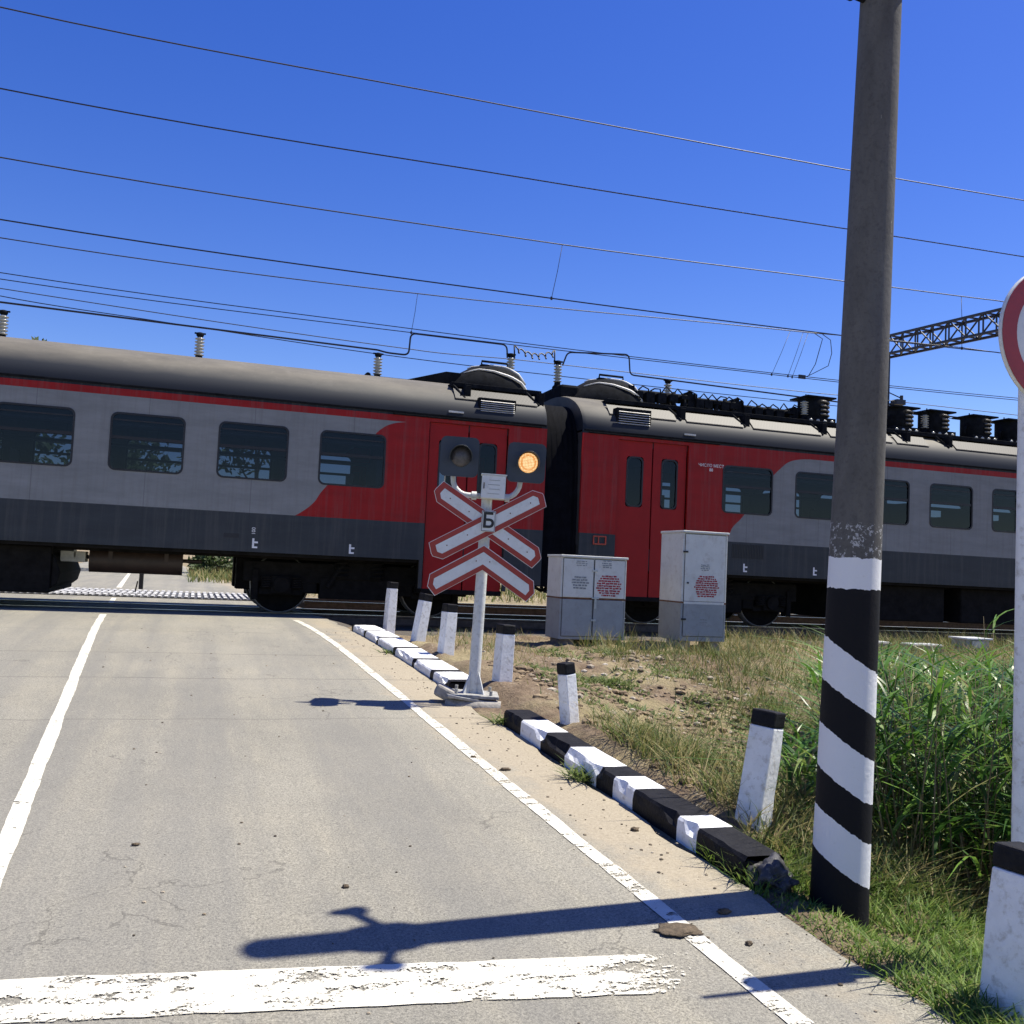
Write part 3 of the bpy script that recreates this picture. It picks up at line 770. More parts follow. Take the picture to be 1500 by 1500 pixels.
def bogie(parent, x, motor):
    e = bpy.data.objects.new('bogie', None); COL.objects.link(e); e.parent = parent; e.location = (x, 0, 0)
    wm = None
    for s in (-1.22, 1.22):
        for y in (-1, 1):
            if wm is None:
                b = MB(); m = Matrix.Rotation(R(-90), 4, 'X')
                b.lathe([(.02, -.08), (.10, -.10), (.11, -.05), (.36, -.02), (.40, -.05)], 32, m)
                b.lathe([(.36, .02), (.11, .05), (.10, .09), (.02, .09)], 32, m)
                b.lathe([(.39, -.06), (.45, -.06), (.45, .03), (.452, .06), (.39, .07)], 40, m); b.cur = 1; b.lathe([(.448, -.067), (.470, -.067), (.470, .03), (.487, .05), (.487, .075), (.448, .075), (.448, -.067)], 40, m, False)
                wm = b.mesh('wheel'); wm.materials.append(M['under_metal']); wm.materials.append(M['wheel_rim'])
                for p in wm.polygons: p.use_smooth = True
            o = link('wheel', wm, e, 0, (s, y*.77, .47)); o.rotation_euler.z = 0 if y < 0 else math.pi
    b = MB()
    for y in (-1, 1):
        yy = y*1.06
        b.box((-1.80, yy-.07, .50), (1.80, yy+.07, .82)); b.box((-.62, yy-.09, .26), (.62, yy+.09, .6)); b.box((-1.9, y*.62-.2, .36), (1.9, y*.62+.2, .86)); b.box((.66, yy-.05, .34), (.9, yy+.05, .7)); b.box((-.9, yy-.05, .34), (-.66, yy+.05, .7))
        for s in (-1.22, 1.22):
            b.box((s-.16, yy-.13, .32), (s+.16, yy+.13, .60)); b.cyl((s, yy-.19*1, .46), (s, yy+.19, .46), .12, n=16)
            b.box((s-.34, yy-.06, .30), (s+.34, yy+.06, .40))
        b.cyl((-.2, y*1.2, .95), (-.5, y*1.2, .45), .04, n=10)
        b.box((-1.2, y*.95-.08, .72), (1.2, y*.95+.08, .80))
        for s in (-1.62, 1.62): b.box((s-.05, yy-.10, .22), (s+.05, yy+.10, .70))
    b.box((-.35, -1.2, .58), (.35, 1.2, .86))
    for s in (-1.22, 1.22): b.cyl((s, -.7, .47), (s, .7, .47), .09, n=14); b.box((s-.28 if s < 0 else s-.45, -.5, .25), (s+.45 if s < 0 else s+.28, .5, .72))
    b.build('bogie_frame', M['under_metal'], e, .015)
    for y in (-1, 1):
        for s in (-1.45, -.99, .99, 1.45, -.28, .28):
            z0, z1, rr = (.40, .58, .075) if abs(s) > .5 else (.58, .93, .11)
            b = MB(); b.tube([(s+rr*math.cos(t*.7), y*1.15+rr*math.sin(t*.7), z0+(z1-z0)*t/44) for t in range(45)], .018, 6)
            b.build('spring', M['under_metal'], e)
    return e
def dome(parent, x0):
    """streamlined roof fan hood, length 1.5, nose towards -x"""
    b = MB(); n = 22; rows = []
    keys = [(0, .42, .0), (.12, .58, .16), (.32, .72, .38), (.58, .80, .55), (.85, .82, .60), (1.15, .82, .59), (1.34, .78, .52), (1.47, .68, .37), (1.53, .60, .16), (1.55, .54, -.1)]
    for xx, w, h in keys:
        rows.append([(x0+xx, math.copysign(abs(math.cos(math.pi*k/n))**.75, -math.cos(math.pi*k/n))*w, 4.0+max(h, -.1)*.92*abs(math.sin(math.pi*k/n))**.6-.10*(abs(math.cos(math.pi*k/n))**3)-.05) for k in range(n+1)])
    v = sum(rows, []); q = n+1
    b.add(v, [(r*q+k, r*q+k+1, (r+1)*q+k+1, (r+1)*q+k) for r in range(len(rows)-1) for k in range(n)], True)
    hood = b.build('roof_fan_hood', M['dark_metal'], parent)
    # pale swept mouldings along the flank and over the crown
    b = MB()
    def on(xx, t):  # t: 0 at near edge .. 1 at top
        for a, c in zip(keys, keys[1:]):
            if a[0] <= xx <= c[0]:
                u = (xx-a[0])/(c[0]-a[0]); w = a[1]+(c[1]-a[1])*u; h = a[2]+(c[2]-a[2])*u; break
        th = math.pi/2*t; return Vector((x0+xx, -abs(math.cos(th))**.75*w*1.012, 4.0+h*.92*abs(math.sin(th))**.6-.10*abs(math.cos(th))**3-.05+.006))
    b.tube([on(.36+1.14*k/14, .62-.42*(k/14)**.8+(.0 if k < 11 else 0)) for k in range(15)], [.012+.020*k/14 for k in range(15)], 6)
    b.tube([on(.52+.95*k/14, .95-.55*(k/14)**1.6) for k in range(15)], [.016+.012*k/14 for k in range(15)], 6)
    b.build('moulding', M['louvre'], hood)
    b = MB(); b.box((x0+.72, -.32, 4.47), (x0+1.18, .32, 4.505)); b.tube([(x0+.72, -.34, 4.45), (x0+.72, -.34, 4.55), (x0+1.2, -.34, 4.55), (x0+1.2, -.34, 4.45)], .022, 6)
    b.build('crown_rail', M['dark_metal'], hood, .004)
    return hood

def car(sgn, Xend, label, liv, name='train_car'):
    e = thing(name, (Xend, 16.74, ZR), label, 'train car', 'two coupled cars of the red and grey commuter train')
    L = 21.4; cx = lambda u: sgn*u
    doors = [(.66, 2.0), (L-2.0, L-.66)]
    wins = [3.2+1.5*k for k in range(11)]
    # near and far walls
    for side in (-1, 1):
        zb = .95; out = [(0, .62 if side < 0 else .95), (0, ZW)] ; out += [(L, ZW), (L, .95)]
        lo = [(L-.60, .95), (L-.60, .50), (doors[1][1], .50), (doors[1][1], 3.17), (doors[1][0], 3.17), (doors[1][0], .50), (L-2.06, .50), (L-2.06, .95),
              (2.06, .95), (2.06, .50), (doors[0][1], .50), (doors[0][1], 3.17), (doors[0][0], 3.17), (doors[0][0], .50), (.60, .50), (.60, .62 if side < 0 else .95)]
        outer = [(cx(u), z) for u, z in out+lo]
        holes = [[(cx(u)+x, z) for x, z in rrect(-.515, 2.035, .515, 2.885, .10)] for u in wins]
        w = fill('side_wall', outer, holes, .05, liv, e, (0, -W2 if side < 0 else W2-.05, 0))
        for u in wins:
            window(e, cx(u), 2.035, 2.885, 1.03, -W2 if side < 0 else W2, side)
        for d0, d1 in doors:
            mid = (d0+d1)/2
            for a, c in ((d0+.02, mid-.012), (mid+.012, d1-.02)):
                xa, xb = sorted((cx(a), cx(c))); xm = (xa+xb)/2
                yy = -W2+.045 if side < 0 else W2-.095
                dr = fill('door', [(xa, .47), (xb, .47), (xb, 3.165), (xa, 3.165)], [rrect(xm-.16, 2.03, xm+.16, 2.90, .05)], .05, M['door_red'], e, (0, yy, 0))
                wf = window(dr, xm, 2.03, 2.90, .32, .0 if side < 0 else .05, side, 'door_window', False)
    # seals between door leaves and posts, floor edge
    # roof shell
    b = MB(); n = 40; xsr = [0, .06]+[1+k for k in range(20)]+[L-.06, L]; rows = []
    for i, u in enumerate(xsr):
        k_ = .985 if i in (0, len(xsr)-1) else 1
        rows.append([(cx(u), y*k_, ZW+(z-ZW)*k_) for y, z in (roof_prof(k, n) for k in range(n+1))])
    q = n+1; b.add(sum(rows, []), [(r*q+k, r*q+k+1, (r+1)*q+k+1, (r+1)*q+k) for r in range(len(rows)-1) for k in range(n)], True)
    b.add(rows[0], [tuple(range(q))]); b.add(rows[-1], [tuple(range(q))])
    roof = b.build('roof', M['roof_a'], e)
    b = MB()
    for s in (-1, 1): b.box((min(cx(.02), cx(L-.02)), s*(W2+.012)-.012, ZW-.02), (max(cx(.02), cx(L-.02)), s*(W2+.012)+.012, ZW+.012))
    a, c = sorted((cx(.1), cx(2.6))); b.box((a, -W2-.03, 3.225), (c, -W2-.001, 3.25))
    b.build('gutter', M['dark_metal'], roof, .004)
    # body interior: floor, ceiling, partitions, end walls
    b = MB(); xa, xb = sorted((cx(.02), cx(L-.02)))
    b.box((xa, -W2+.06, .95), (xb, W2-.06, 1.32)); b.box((xa, -W2+.06, 3.06), (xb, W2-.06, 3.26))
    for u in (0.0, L-.06):
        p, q2 = sorted((cx(u+.002), cx(u+.058)))
        b.box((p, -W2+.06, 1.322), (q2, W2-.06, 3.058))
    for u in (2.30, L-2.36):
        for y0, y1 in ((-W2+.06, -.5), (.5, W2-.06)):
            p, q2 = sorted((cx(u), cx(u+.05))); b.box((p, y0, 1.322), (q2, y1, 3.058))
    b.build('interior', M['interior'], e)
    for y0, y1 in ((-W2+.06, -W2+.42), (W2-.42, W2-.06)):
        p, q2 = sorted((cx(2.4), cx(L-2.4))); b = MB(); b.box((p, y0, 2.70), (q2, y1, 2.735)); b.build('luggage_rack', M['interior'], e)
    sb = MB(); sb.box((-.05, 0, .40), (.05, .98, 1.17)); sb.box((-.46, 0, .36), (.46, .98, .44)); sb.box((-.04, .93, .0), (.04, .98, 1.20))
    sm_ = sb.mesh('bench'); sm_.materials.append(M['seat'])
    for k in range(11):
        u = 3.2+.75+1.5*k if k < 10 else 2.75
        for y in (-W2+.07, W2-.07-.98): link('bench', sm_, e, 0, (cx(u), y, 1.322))
    # underframe
    b = MB(); xa, xb = sorted((cx(.3), cx(L-.3))); b.box((xa, -1.2, .86), (xb, 1.2, .945))
    for y in (-1.68, 1.60): b.box((xa, y, .90), (xb, y+.05, .955))
    for d0, d1 in doors:
        a, c = sorted((cx(d0), cx(d1)))
        for s in (-1, 1): b.box((a, min(s*1.32, s*1.70), .42), (c, max(s*1.32, s*1.70), .50)); b.box((a, min(s*1.30, s*1.35), .42), (c, max(s*1.30, s*1.35), 1.0))
    b.build('underframe', M['under_metal'], e, .01)
    bogie(e, cx(2.9), sgn > 0); bogie(e, cx(L-2.9), sgn > 0)
    return e, cx, roof
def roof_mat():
    t = NT('roof_paint_shading'); x, y, z = t.xyz()
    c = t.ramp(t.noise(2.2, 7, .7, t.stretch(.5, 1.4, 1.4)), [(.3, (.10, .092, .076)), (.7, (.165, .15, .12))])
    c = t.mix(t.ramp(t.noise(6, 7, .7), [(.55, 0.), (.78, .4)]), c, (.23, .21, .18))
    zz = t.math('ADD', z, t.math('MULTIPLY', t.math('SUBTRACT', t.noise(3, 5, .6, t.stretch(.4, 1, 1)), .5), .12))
    c = t.mix(t.ramp(t.math('SUBTRACT', zz, 3.0), [(.50, 0.), (.74, 1.)]), (.014, .018, .026), c)  # navy paint low down; soft blend to tan puts sunlit-top shading into the colour
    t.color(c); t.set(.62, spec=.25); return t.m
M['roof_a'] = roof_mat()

carA, cxA, roofA = car(-1, 5.45, 'left red and grey train car with bare roof and busbar insulators', M['livery_a'])
carB, cxB, roofB = car(1, 6.10, 'right red and grey train car with crowded roof equipment and walkway', M['livery_b'])
lA = lambda X: X-5.45
lB = lambda X: X-6.10
dome(carA, lA(3.94)); dome(carB, lB(6.22))
def marks(parent, l, pts, m):
    for X, z, h in pts:
        b = MB(); z -= ZR; x = l(X); y = -W2-.004
        b.box((x-.018, y, z), (x+.012, y+.003, z+h)); b.box((x+.0125, y, z+h*.40), (x+.065, y+.003, z+h*.62)); b.box((x-.018, y, z-.026), (x+.06, y+.003, z-.001))
        b.build('jacking_mark', m, parent)
marks(carA, lA, [(.835, .155, .12), (2.29, .14, .12)], M['white_letter'])
marks(carB, lB, [(9.275, .155, .12), (10.73, .155, .12)], M['white_letter'])
text('jacking_text', '100', .075, M['white_letter'], carA, (lA(.83), -W2-.003, .385-ZR), .001).rotation_euler = (0, R(-90), 0)
text('capacity_text', 'ЧИСЛО МЕСТ\n88', .075, M['white_letter'], carB, (lB(8.55), -W2-.003, 1.93-ZR), .001)
b = MB(); b.box((lA(.40), -W2-.003, .27-ZR), (lA(.62), -W2-.0005, .335-ZR)); b.build('vent_slot', M['rubber'], carA)
b = MB()
for k in range(20): x = lB(9.02)+k*.033; b.box((x, -W2-.006, .37-ZR), (x+.018, -W2-.0005, .62-ZR))
b.build('side_grille', M['rubber'], carB)
b = MB(); b.ring(rrect(lB(6.35), .47-ZR, lB(6.59), .62-ZR, .01, 2), rrect(lB(6.37), .49-ZR, lB(6.57), .60-ZR, .008, 2), -W2-.02, -W2-.001); b.box((lB(6.44), -W2-.015, .49-ZR), (lB(6.46), -W2-.001, .60-ZR)); b.build('tail_lamp', M['red_lamp'], carB)
# gangway bellows
b = MB(); n = 36; rows = []
for i in range(14):
    u = -.64+.63*i/13; k_ = 1 if i % 2 else .965
    prof = []
    for k in range(n+1):
        a = math.pi*(k/n)*1.0; c, s = math.cos(a), math.sin(a)
        prof.append((u, math.copysign(abs(c)**(2/5), -c)*1.60*k_, .6+3.22*k_*abs(s)**(2/5)))
    rows.append(prof)
q = n+1; b.add(sum(rows, []), [(r*q+k, r*q+k+1, (r+1)*q+k+1, (r+1)*q+k) for r in range(13) for k in range(n)], True)
for r in (rows[0], rows[-1]): b.add(r, [tuple(range(q))])
b.build('gangway_bellows', M['bellows'], carB)
b = MB(); b.box((-.66, -.25, .75), (.02, .25, 1.05)); b.build('coupler', M['under_metal'], carB, .02); b = MB(); b.tube([(-.66, -.9, .9), (-.5, -.9, .6), (-.33, -.9, .52), (-.15, -.9, .6), (0, -.9, .9)], .03, 8); b.build('air_hose', M['under_metal'], carB)

# roof insulators and busbars
for X in (-12.2, -9.15, -6.1, -3.07, -.13, 2.86): insulator(carA, lA(X), 0, 4.06, .50)
insulator(carA, lA(5.31), 0, 4.33, .50); insulator(carB, lB(6.24), 0, 4.28, .52)
b = MB(); b.box((lA(5.2), -.12, 4.0), (lA(5.42), .12, 4.32)); b.build('insulator_stand', M['dark_metal'], carA, .01)
b = MB(); b.box((lB(6.12), -.5, 3.6), (lB(6.5), .5, 4.27)); b.build('insulator_stand', M['dark_metal'], carB, .05)
for X in (8.53, 11.75, 14.75, 18): insulator(carB, lB(X), 0, 4.18, .50)
zA = lambda z: z-ZR
def smooth_path(pts, r=.10):
    out = [Vector(pts[0])]
    for a, b_, c in zip(pts, pts[1:], pts[2:]):
        a, b_, c = Vector(a), Vector(b_), Vector(c); d1 = (a-b_); d2 = (c-b_); rr = min(r, d1.length*.45, d2.length*.45)
        p, q_ = b_+d1.normalized()*rr, b_+d2.normalized()*rr
        for k in range(6):
            t = k/5; out.append(p*(1-t)**2+b_*2*t*(1-t)+q_*t*t)
    out.append(Vector(pts[-1])); return out
b = MB(); b.tube(smooth_path([(lA(X), 0, zA(z)) for X, z in ((-15.2, 3.78), (-3.1, 3.80), (-.17, 3.765), (2.84, 3.73))], .02), .016, 8)
b.tube(smooth_path([(lA(X), 0, zA(z)) for X, z in ((2.84, 3.73), (3.02, 3.70), (3.40, 3.70), (3.42, 4.10), (5.22, 4.10), (5.24, 3.86))], .10), .016, 8); b.build('busbar', M['wire'], carA)
b = MB(); b.tube(smooth_path([(lB(X), 0, zA(z)) for X, z in ((6.33, 3.84), (6.42, 4.10), (7.68, 4.20), (7.72, 3.81), (8.52, 3.80), (11.7, 3.76), (14.7, 3.72), (18, 3.7))], .09), .015, 8); b.build('busbar', M['wire'], carB)
b = MB(); pts = []
for k in range(100):
    t = k/99; x = 5.38+.80*t; ph = 2*math.pi*6*t
    pts.append((lB(x)+.03*math.sin(ph), .05*math.cos(ph), zA(4.05-.10*math.sin(math.pi*t)+.065*math.cos(ph))))
pts = [(lB(5.38), 0, zA(3.86))]+pts+[(lB(6.17), 0, zA(3.84))]
b.tube(pts, .014, 6); b.build('coiled_jumper', M['wire'], carB)
# walkway, mesh guards and louvres
def walkway(parent, l, X0, X1, posts):
    b = MB(); b.box((l(X0), -1.40, 3.84), (l(X1), -1.31, 3.915)); b.box((l(X0), -1.31, 3.875), (l(X1), -.95, 3.90))
    for X in posts:
        b.box((l(X)-.05, -1.58, 3.60), (l(X)+.05, -1.40, 3.85)); b.bar((l(X)-.22, -1.36, 3.88), (l(X)-.05, -1.60, 3.62), .045)
    o = b.build('walkway', M['dark_metal'], parent, .006)
    return o
def guard(parent, l, X0, X1):
    b = MB(); x0, x1 = l(X0), l(X1)
    v = [(x0, -1.63, 3.615), (x1, -1.63, 3.615), (x1, -1.44, 3.80), (x0, -1.44, 3.80)]; w = [(x, y-.005, z-.012) for x, y, z in v]
    b.add(v+w, [(0, 1, 2, 3), (7, 6, 5, 4), (0, 4, 5, 1), (1, 5, 6, 2), (2, 6, 7, 3), (3, 7, 4, 0)]); b.build('mesh_guard', M['grating'], parent)
walkway(carA, lA, 3.86, 5.44, (4.1, 5.38)); guard(carA, lA, 3.88, 5.30)
walkway(carB, lB, 6.66, 27.0, (8.05, 9.35, 11.0, 12.9, 13.9, 16.1, 18, 20, 22, 24))
for a, c in ((6.62, 7.9), (8.1, 9.25), (9.45, 10.9), (11.1, 12.5), (12.6, 13.35), (14.0, 15.9), (16.2, 17.9), (18.1, 19.9)): guard(carB, lB, a, c)
def louv(parent, l, X0, X1, z0, z1):
    x0, x1 = l(X0), l(X1); z0 -= ZR; z1 -= ZR
    b = MB(); b.box((x0-.03, -1.70, z0-.14), (x1+.03, -1.2, z1+.03)); o = b.build('roof_louvre', M['dark_metal'], parent, .006)
    b = MB(); n = 6
    for k in range(n):
        z = z0+(z1-z0)*k/n; b.add([(x0, -1.712, z+.012), (x1, -1.712, z+.012), (x1, -1.730, z), (x0, -1.730, z), (x0, -1.708, z+.012), (x1, -1.708, z+.012), (x1, -1.726, z-.003), (x0, -1.726, z-.003)], [(0, 1, 2, 3), (7, 6, 5, 4), (3, 2, 6, 7)], False)
    for k in range(n): 
        pass
    b.build('slat', M['louvre'], o)
louv(carA, lA, 4.29, 4.87, 2.545, 2.74); louv(carB, lB, 6.75, 7.34, 2.565, 2.81)
b = MB(); b.box((lA(2.62), -.25, 4.02), (lA(3.75), .1, 4.10)); b.cyl((lA(2.66), -.25, 4.1), (lA(2.66), .1, 4.1), .05, n=10); b.prism([(lA(3.3), 4.05), (lA(4.25), 4.05), (lA(4.25), 4.26), (lA(3.98), 4.26)], -.5, .5); b.build('air_duct', M['dark_metal'], carA, .006)
b = MB(); b.box((lA(3.75), -W2-.015, 3.345), (lA(4.0), -W2+.06, 3.375)); b.build('roof_handle', M['louvre'], carA)
b = MB(); b.box((lB(8.0), -W2-.015, 3.345), (lB(8.22), -W2+.06, 3.375)); b.build('roof_handle', M['louvre'], carB)
# right roof equipment
r_ = random.Random(3)
for X0, X1, z in ((7.45, 8.65, 3.34), (8.75, 9.65, 3.31), (9.75, 10.95, 3.27)):
    b = MB(); z -= ZR; b.cyl((lB(X0), -.55, z), (lB(X1), -.55, z), .085, n=14); b.cyl((lB(X0)-.02, -.28, z+.02), (lB(X1), -.28, z+.02), .06, n=12)
    for X in (X0, X1): b.box((lB(X)-.05, -.70, z-.30), (lB(X)+.05, -.42, z+.12)); b.cyl((lB(X)+.08, -.55, z-.1), (lB(X)+.08, -.55, z+.16), .03, n=8)
    for k in range(5):
        xx = lB(X0+(X1-X0)*(k+.5)/5); yq = -.72
        b.lathe([(.03, z-.28), (.055, z-.25), (.03, z-.22), (.055, z-.19), (.03, z-.16), (.055, z-.13), (.03, z-.10), (.045, z+r_.uniform(-.06, .10))], 8, Matrix.Translation((xx, yq, 0)))
        b.box((xx-.09, yq-.05, z-.10+r_.uniform(-.1, .08)), (xx+.07, yq+.05, z+.02))
        b.tube([(xx, yq, z+.05), (xx+.08, yq, z+r_.uniform(.10, .17)), (xx+.2, yq, z+r_.uniform(.02, .12)), (xx+.24, yq, z-.1)], .014, 5)
    for k in range(16):
        xx = lB(r_.uniform(X0, X1)); b.bar((xx, -.6, z-.3), (xx+r_.uniform(-.12, .12), -.55, z+r_.uniform(-.12, .1)), r_.uniform(.02, .05))
    b.tube([(lB(X0)-.1, -.6, z-.3), (lB(X0)-.14, -.6, z+.0), (lB(X0)-.04, -.6, z+.14), (lB(X0)+.1, -.58, z+.1)], .018, 6)
    b.build('roof_switchgear', M['dark_metal'], carB)
for X in (11.4, 13.41, 14.31, 15.40, 16.32, 17.3, 18.3, 20, 22):
    b = MB(); z0, z1 = 4.08, 4.49; x = lB(X); y = -.62
    b.lathe([(.27, z0), (.29, z0+.02), (.29, z1-.02), (.27, z1)], 22, Matrix.Translation((x, y, 0)))
    for d in (-.2, .2): b.cyl((x+d, y-.05, z1), (x+d, y-.05, z1+.07), .012, n=6)
    b.box((x-.33, y-.3, z1-.018), (x+.33, y+.3, z1+.012)); b.box((x-.32, y-.3, z0-.12), (x+.32, y+.3, z0))
    b.tube([(x-.34, y-.1, z0+.0), (x-.38, y-.12, z0+.12), (x-.30, y-.1, z0+.22)], .02, 6)
    o = b.build('reactor_coil', M['dark_metal'], carB)
    b = MB()
    for k in range(4):
        zz = z0+.07+.085*k
        pts = [(x+.305*math.cos(R(a)), y+.305*math.sin(R(a)), zz) for a in range(-95, 20, 9)]
        b.tube(pts, .02, 6)
    b.build('coil_ring', mat('coil_grey', (.13, .12, .10), .5), o)
    b = MB()
    for k in range(4): b.lathe([(.03, z0-.09+.0), (.05, z0-.075), (.05, z0-.05), (.03, z0-.03)], 10, Matrix.Translation((x-.24+.16*k, y-.27, 0)))
    b.build('coil_foot', M['ins_glass'], o)
for X in (11.12, 14.0):
    insulator(carB, lB(X), -.75, 4.02, .46)
# under-floor gear
b = MB(); b.cyl((lA(-1.50), -.75, .73), (lA(-.16), -.75, .73), .195, n=28); b.cyl((lA(-1.8), -.7, .76), (lA(.12), -.7, .76), .03, n=8); b.box((lA(-.78), -.82, .30), (lA(-.72), -.68, .55)); b.bar((lA(-.8), -.75, .42), (lA(-.83), -.75, .25), .02)
for X in (-1.2, -.4): b.box((lA(X)-.03, -.95, .70), (lA(X)+.03, -.55, .94))
b.build('air_tank', M['tank'], carA)
b = MB(); b.box((lA(-6.5), -1.45, .22), (lA(-1.95), 1.3, .90)); b.prism([(lA(-1.95), .28), (lA(-1.86), .36), (lA(-1.82), .52), (lA(-1.9), .72), (lA(-1.95), .8)], -1.4, 1.3)
b.box((lA(-12), -1.3, .35), (lA(-7), 1.3, .9)); b.build('equipment_case', M['under_metal'], carA, .03)
b = MB(); b.box((lA(-1.9), -.9, .68), (lA(-1.55), -.5, .84)); b.box((lA(-1.72), -.9, .74), (lA(-1.68), -.85, .94)); b.build('valve', M['louvre'], carA, .01)
b = MB()
for a, c in ((11.6, 13.9), (14.3, 17.5), (17.9, 20.5)): b.box((lB(a), -1.5, .22), (lB(c), 1.4, .9))
b.build('equipment_case', M['under_metal'], carB, .03)

# ------------------------------------------------------------------ catenary
def wire(name, label, pts, r, Y, dropper=None, cat='overhead wire'):
    P = [Vector((x, Y, z)) for x, z in pts]
    a = P[0]+(P[0]-P[1]).normalized()*45; a.z = P[0].z+.5; c = P[-1]+(P[-1]-P[-2]).normalized()*55; c.z = P[-1].z+.2
    P = [a]+P+[c]
    # catmull smoothing
    out = []
    for i in range(len(P)-1):
        p0 = P[max(0, i-1)]; p1 = P[i]; p2 = P[i+1]; p3 = P[min(len(P)-1, i+2)]
        for k in range(8):
            t = k/8; out.append(Vector((p1.x+(p2.x-p1.x)*t, Y, (.5*(2*p1.z+(p2.z-p0.z)*t+(2*p0.z-5*p1.z+4*p2.z-p3.z)*t*t+(-p0.z+3*p1.z-3*p2.z+p3.z)*t**3)) if 0 < i < len(P)-2 else p1.z+(p2.z-p1.z)*t)))
    out.append(P[-1]); b = MB(); b.tube(out, r, 6); o = b.build(name, M['wire']); tag(o, label, cat, 'overhead wires above the railway')
    for (x1, z1, x2, z2) in (dropper or []):
        d = MB(); d.tube([(x1, Y, z1), ((x1+x2)/2+.01, Y, (z1+z2)/2), (x2, Y, z2)], .006, 5); d.lathe([(.02, -.03), (.025, 0), (.02, .03)], 6, Matrix.Translation((x2, Y, z2))); d.build('dropper', M['wire'], o)
    return o
wire('feeder_wire', 'topmost overhead wire, crossing the sky highest', [(-3.6, 8.90), (4.6, 8.96), (12.9, 9.07), (18.0, 9.21)], .012, 17.5)
wire('feeder_wire', 'second overhead wire from the top of the sky', [(-3.5, 7.53), (4.7, 7.59), (18.0, 7.86)], .012, 17.5)
wire('messenger_wire', 'third overhead wire from the top, with a dropper hanging mid sky', [(-3.29, 6.10), (6.2, 6.13), (12.49, 6.30), (16.53, 6.42)], .011, 16.74, [(6.22, 6.13, 6.05, 5.08), (15.56, 6.37, 15.6, 5.24)])
wire('contact_wire', 'fourth overhead wire from the top, held by the mid sky dropper', [(-3.23, 5.11), (6.05, 5.08), (12.44, 5.15), (16.5, 5.26)], .012, 16.74)
w5 = wire('messenger_wire', 'fifth overhead wire from the top, with short dropper above the train', [(-4.12, 6.19), (4.5, 6.20), (15.13, 6.57), (20, 6.75)], .012, 21.5, [(4.5, 6.2, 4.40, 5.28), (14.45, 6.54, 13.93, 5.33), (14.85, 6.56, 14.42, 5.34), (15.0, 6.56, 14.55, 5.33)])
b = MB()
for o_, q in ((.0, 15.35), (.25, 15.75)):
    b.tube([(15.2+o_, 21.5, 6.57), (15.45+o_, 21.5, 6.45), (q, 21.5, 6.1), (q-.1, 21.5, 5.75), (15.05, 21.5, 5.42), (14.85, 21.5, 5.34)], .010, 6)
b.box((14.75, 21.48, 5.32), (14.95, 21.52, 5.42)); b.build('looped_jumper', M['wire'], w5)
wire('contact_wire', 'upper wire of the close pair grazing the roof busbar loop', [(-4.07, 5.48), (4.36, 5.37), (9.9, 5.35), (16.02, 5.40), (22, 5.52)], .010, 21.5)
wire('contact_wire', 'lower wire of the close pair grazing the roof busbar loop', [(-4.06, 5.35), (4.36, 5.28), (16.02, 5.35), (22.28, 5.47)], .010, 21.5)
wire('feeder_wire', 'low wire just above the left car busbar', [(-4.6, 5.81), (5.0, 5.51), (7.81, 5.56), (15.19, 5.59), (18.27, 5.64)], .011, 24.2)
wire('feeder_wire', 'lowest overhead wire, skimming the train roof line', [(-4.6, 5.64), (-1, 5.47), (4.11, 5.29), (9, 5.25), (18.3, 5.30)], .011, 24.2)

# gantry
ga = thing('catenary_gantry', (19.95, 24.5, -1.05), 'dark lattice catenary gantry beam on its mast behind the train', 'gantry')
b = MB(); Yn, Yf = -14.0, .5; h0, h1, w = 8.17, 8.72, .45
z_at = lambda y: -.10*(0-y)*0
for xx in (-w/2, w/2):
    for zz in (h0, h1): b.bar((xx, Yn, zz-.05), (xx, Yf, zz), .065)
y = Yn; k = 0
while y < Yf-.3:
    for xx in (-w/2, w/2):
        b.bar((xx, y, h0 if k % 2 else h1), (xx, y+.62, h1 if k % 2 else h0), .034); b.bar((xx, y, h0), (xx, y, h1), .034)
    for zz in (h0, h1): b.bar((-w/2, y, zz), (w/2, y+.62, zz), .04); b.bar((-w/2, y, zz), (w/2, y, zz), .04)
    y += .62; k += 1
b.v = [(x_, y_, z_+.05*(y_-.5)) for x_, y_, z_ in b.v]; b.build('lattice_beam', M['truss'], ga)
b = MB()
for y in (.1, Yn+.3):
    b = MB(); b.bar((0, y, -.5), (0, y, h0+.05), .26, .26); b.box((-.3, y-.3, -.5), (.3, y+.3, .3)); b.build('mast', M['truss'], ga, .02)
b = MB()
for z, l in ((5.9, .35), (6.6, .25)): b.bar((0, -.1, z), (.3, -.1-l, z+.16), .05); b.cyl((.3, -.1-l, z+.05), (.3, -.1-l, z+.28), .05, n=10); b.bar((0, -.1, z+.4), (.28, -.1-l, z+.2), .03)
b.box((.1, -.4, 6.6), (.42, -.1, 6.75)); b.build('wire_bracket', M['truss'], ga)

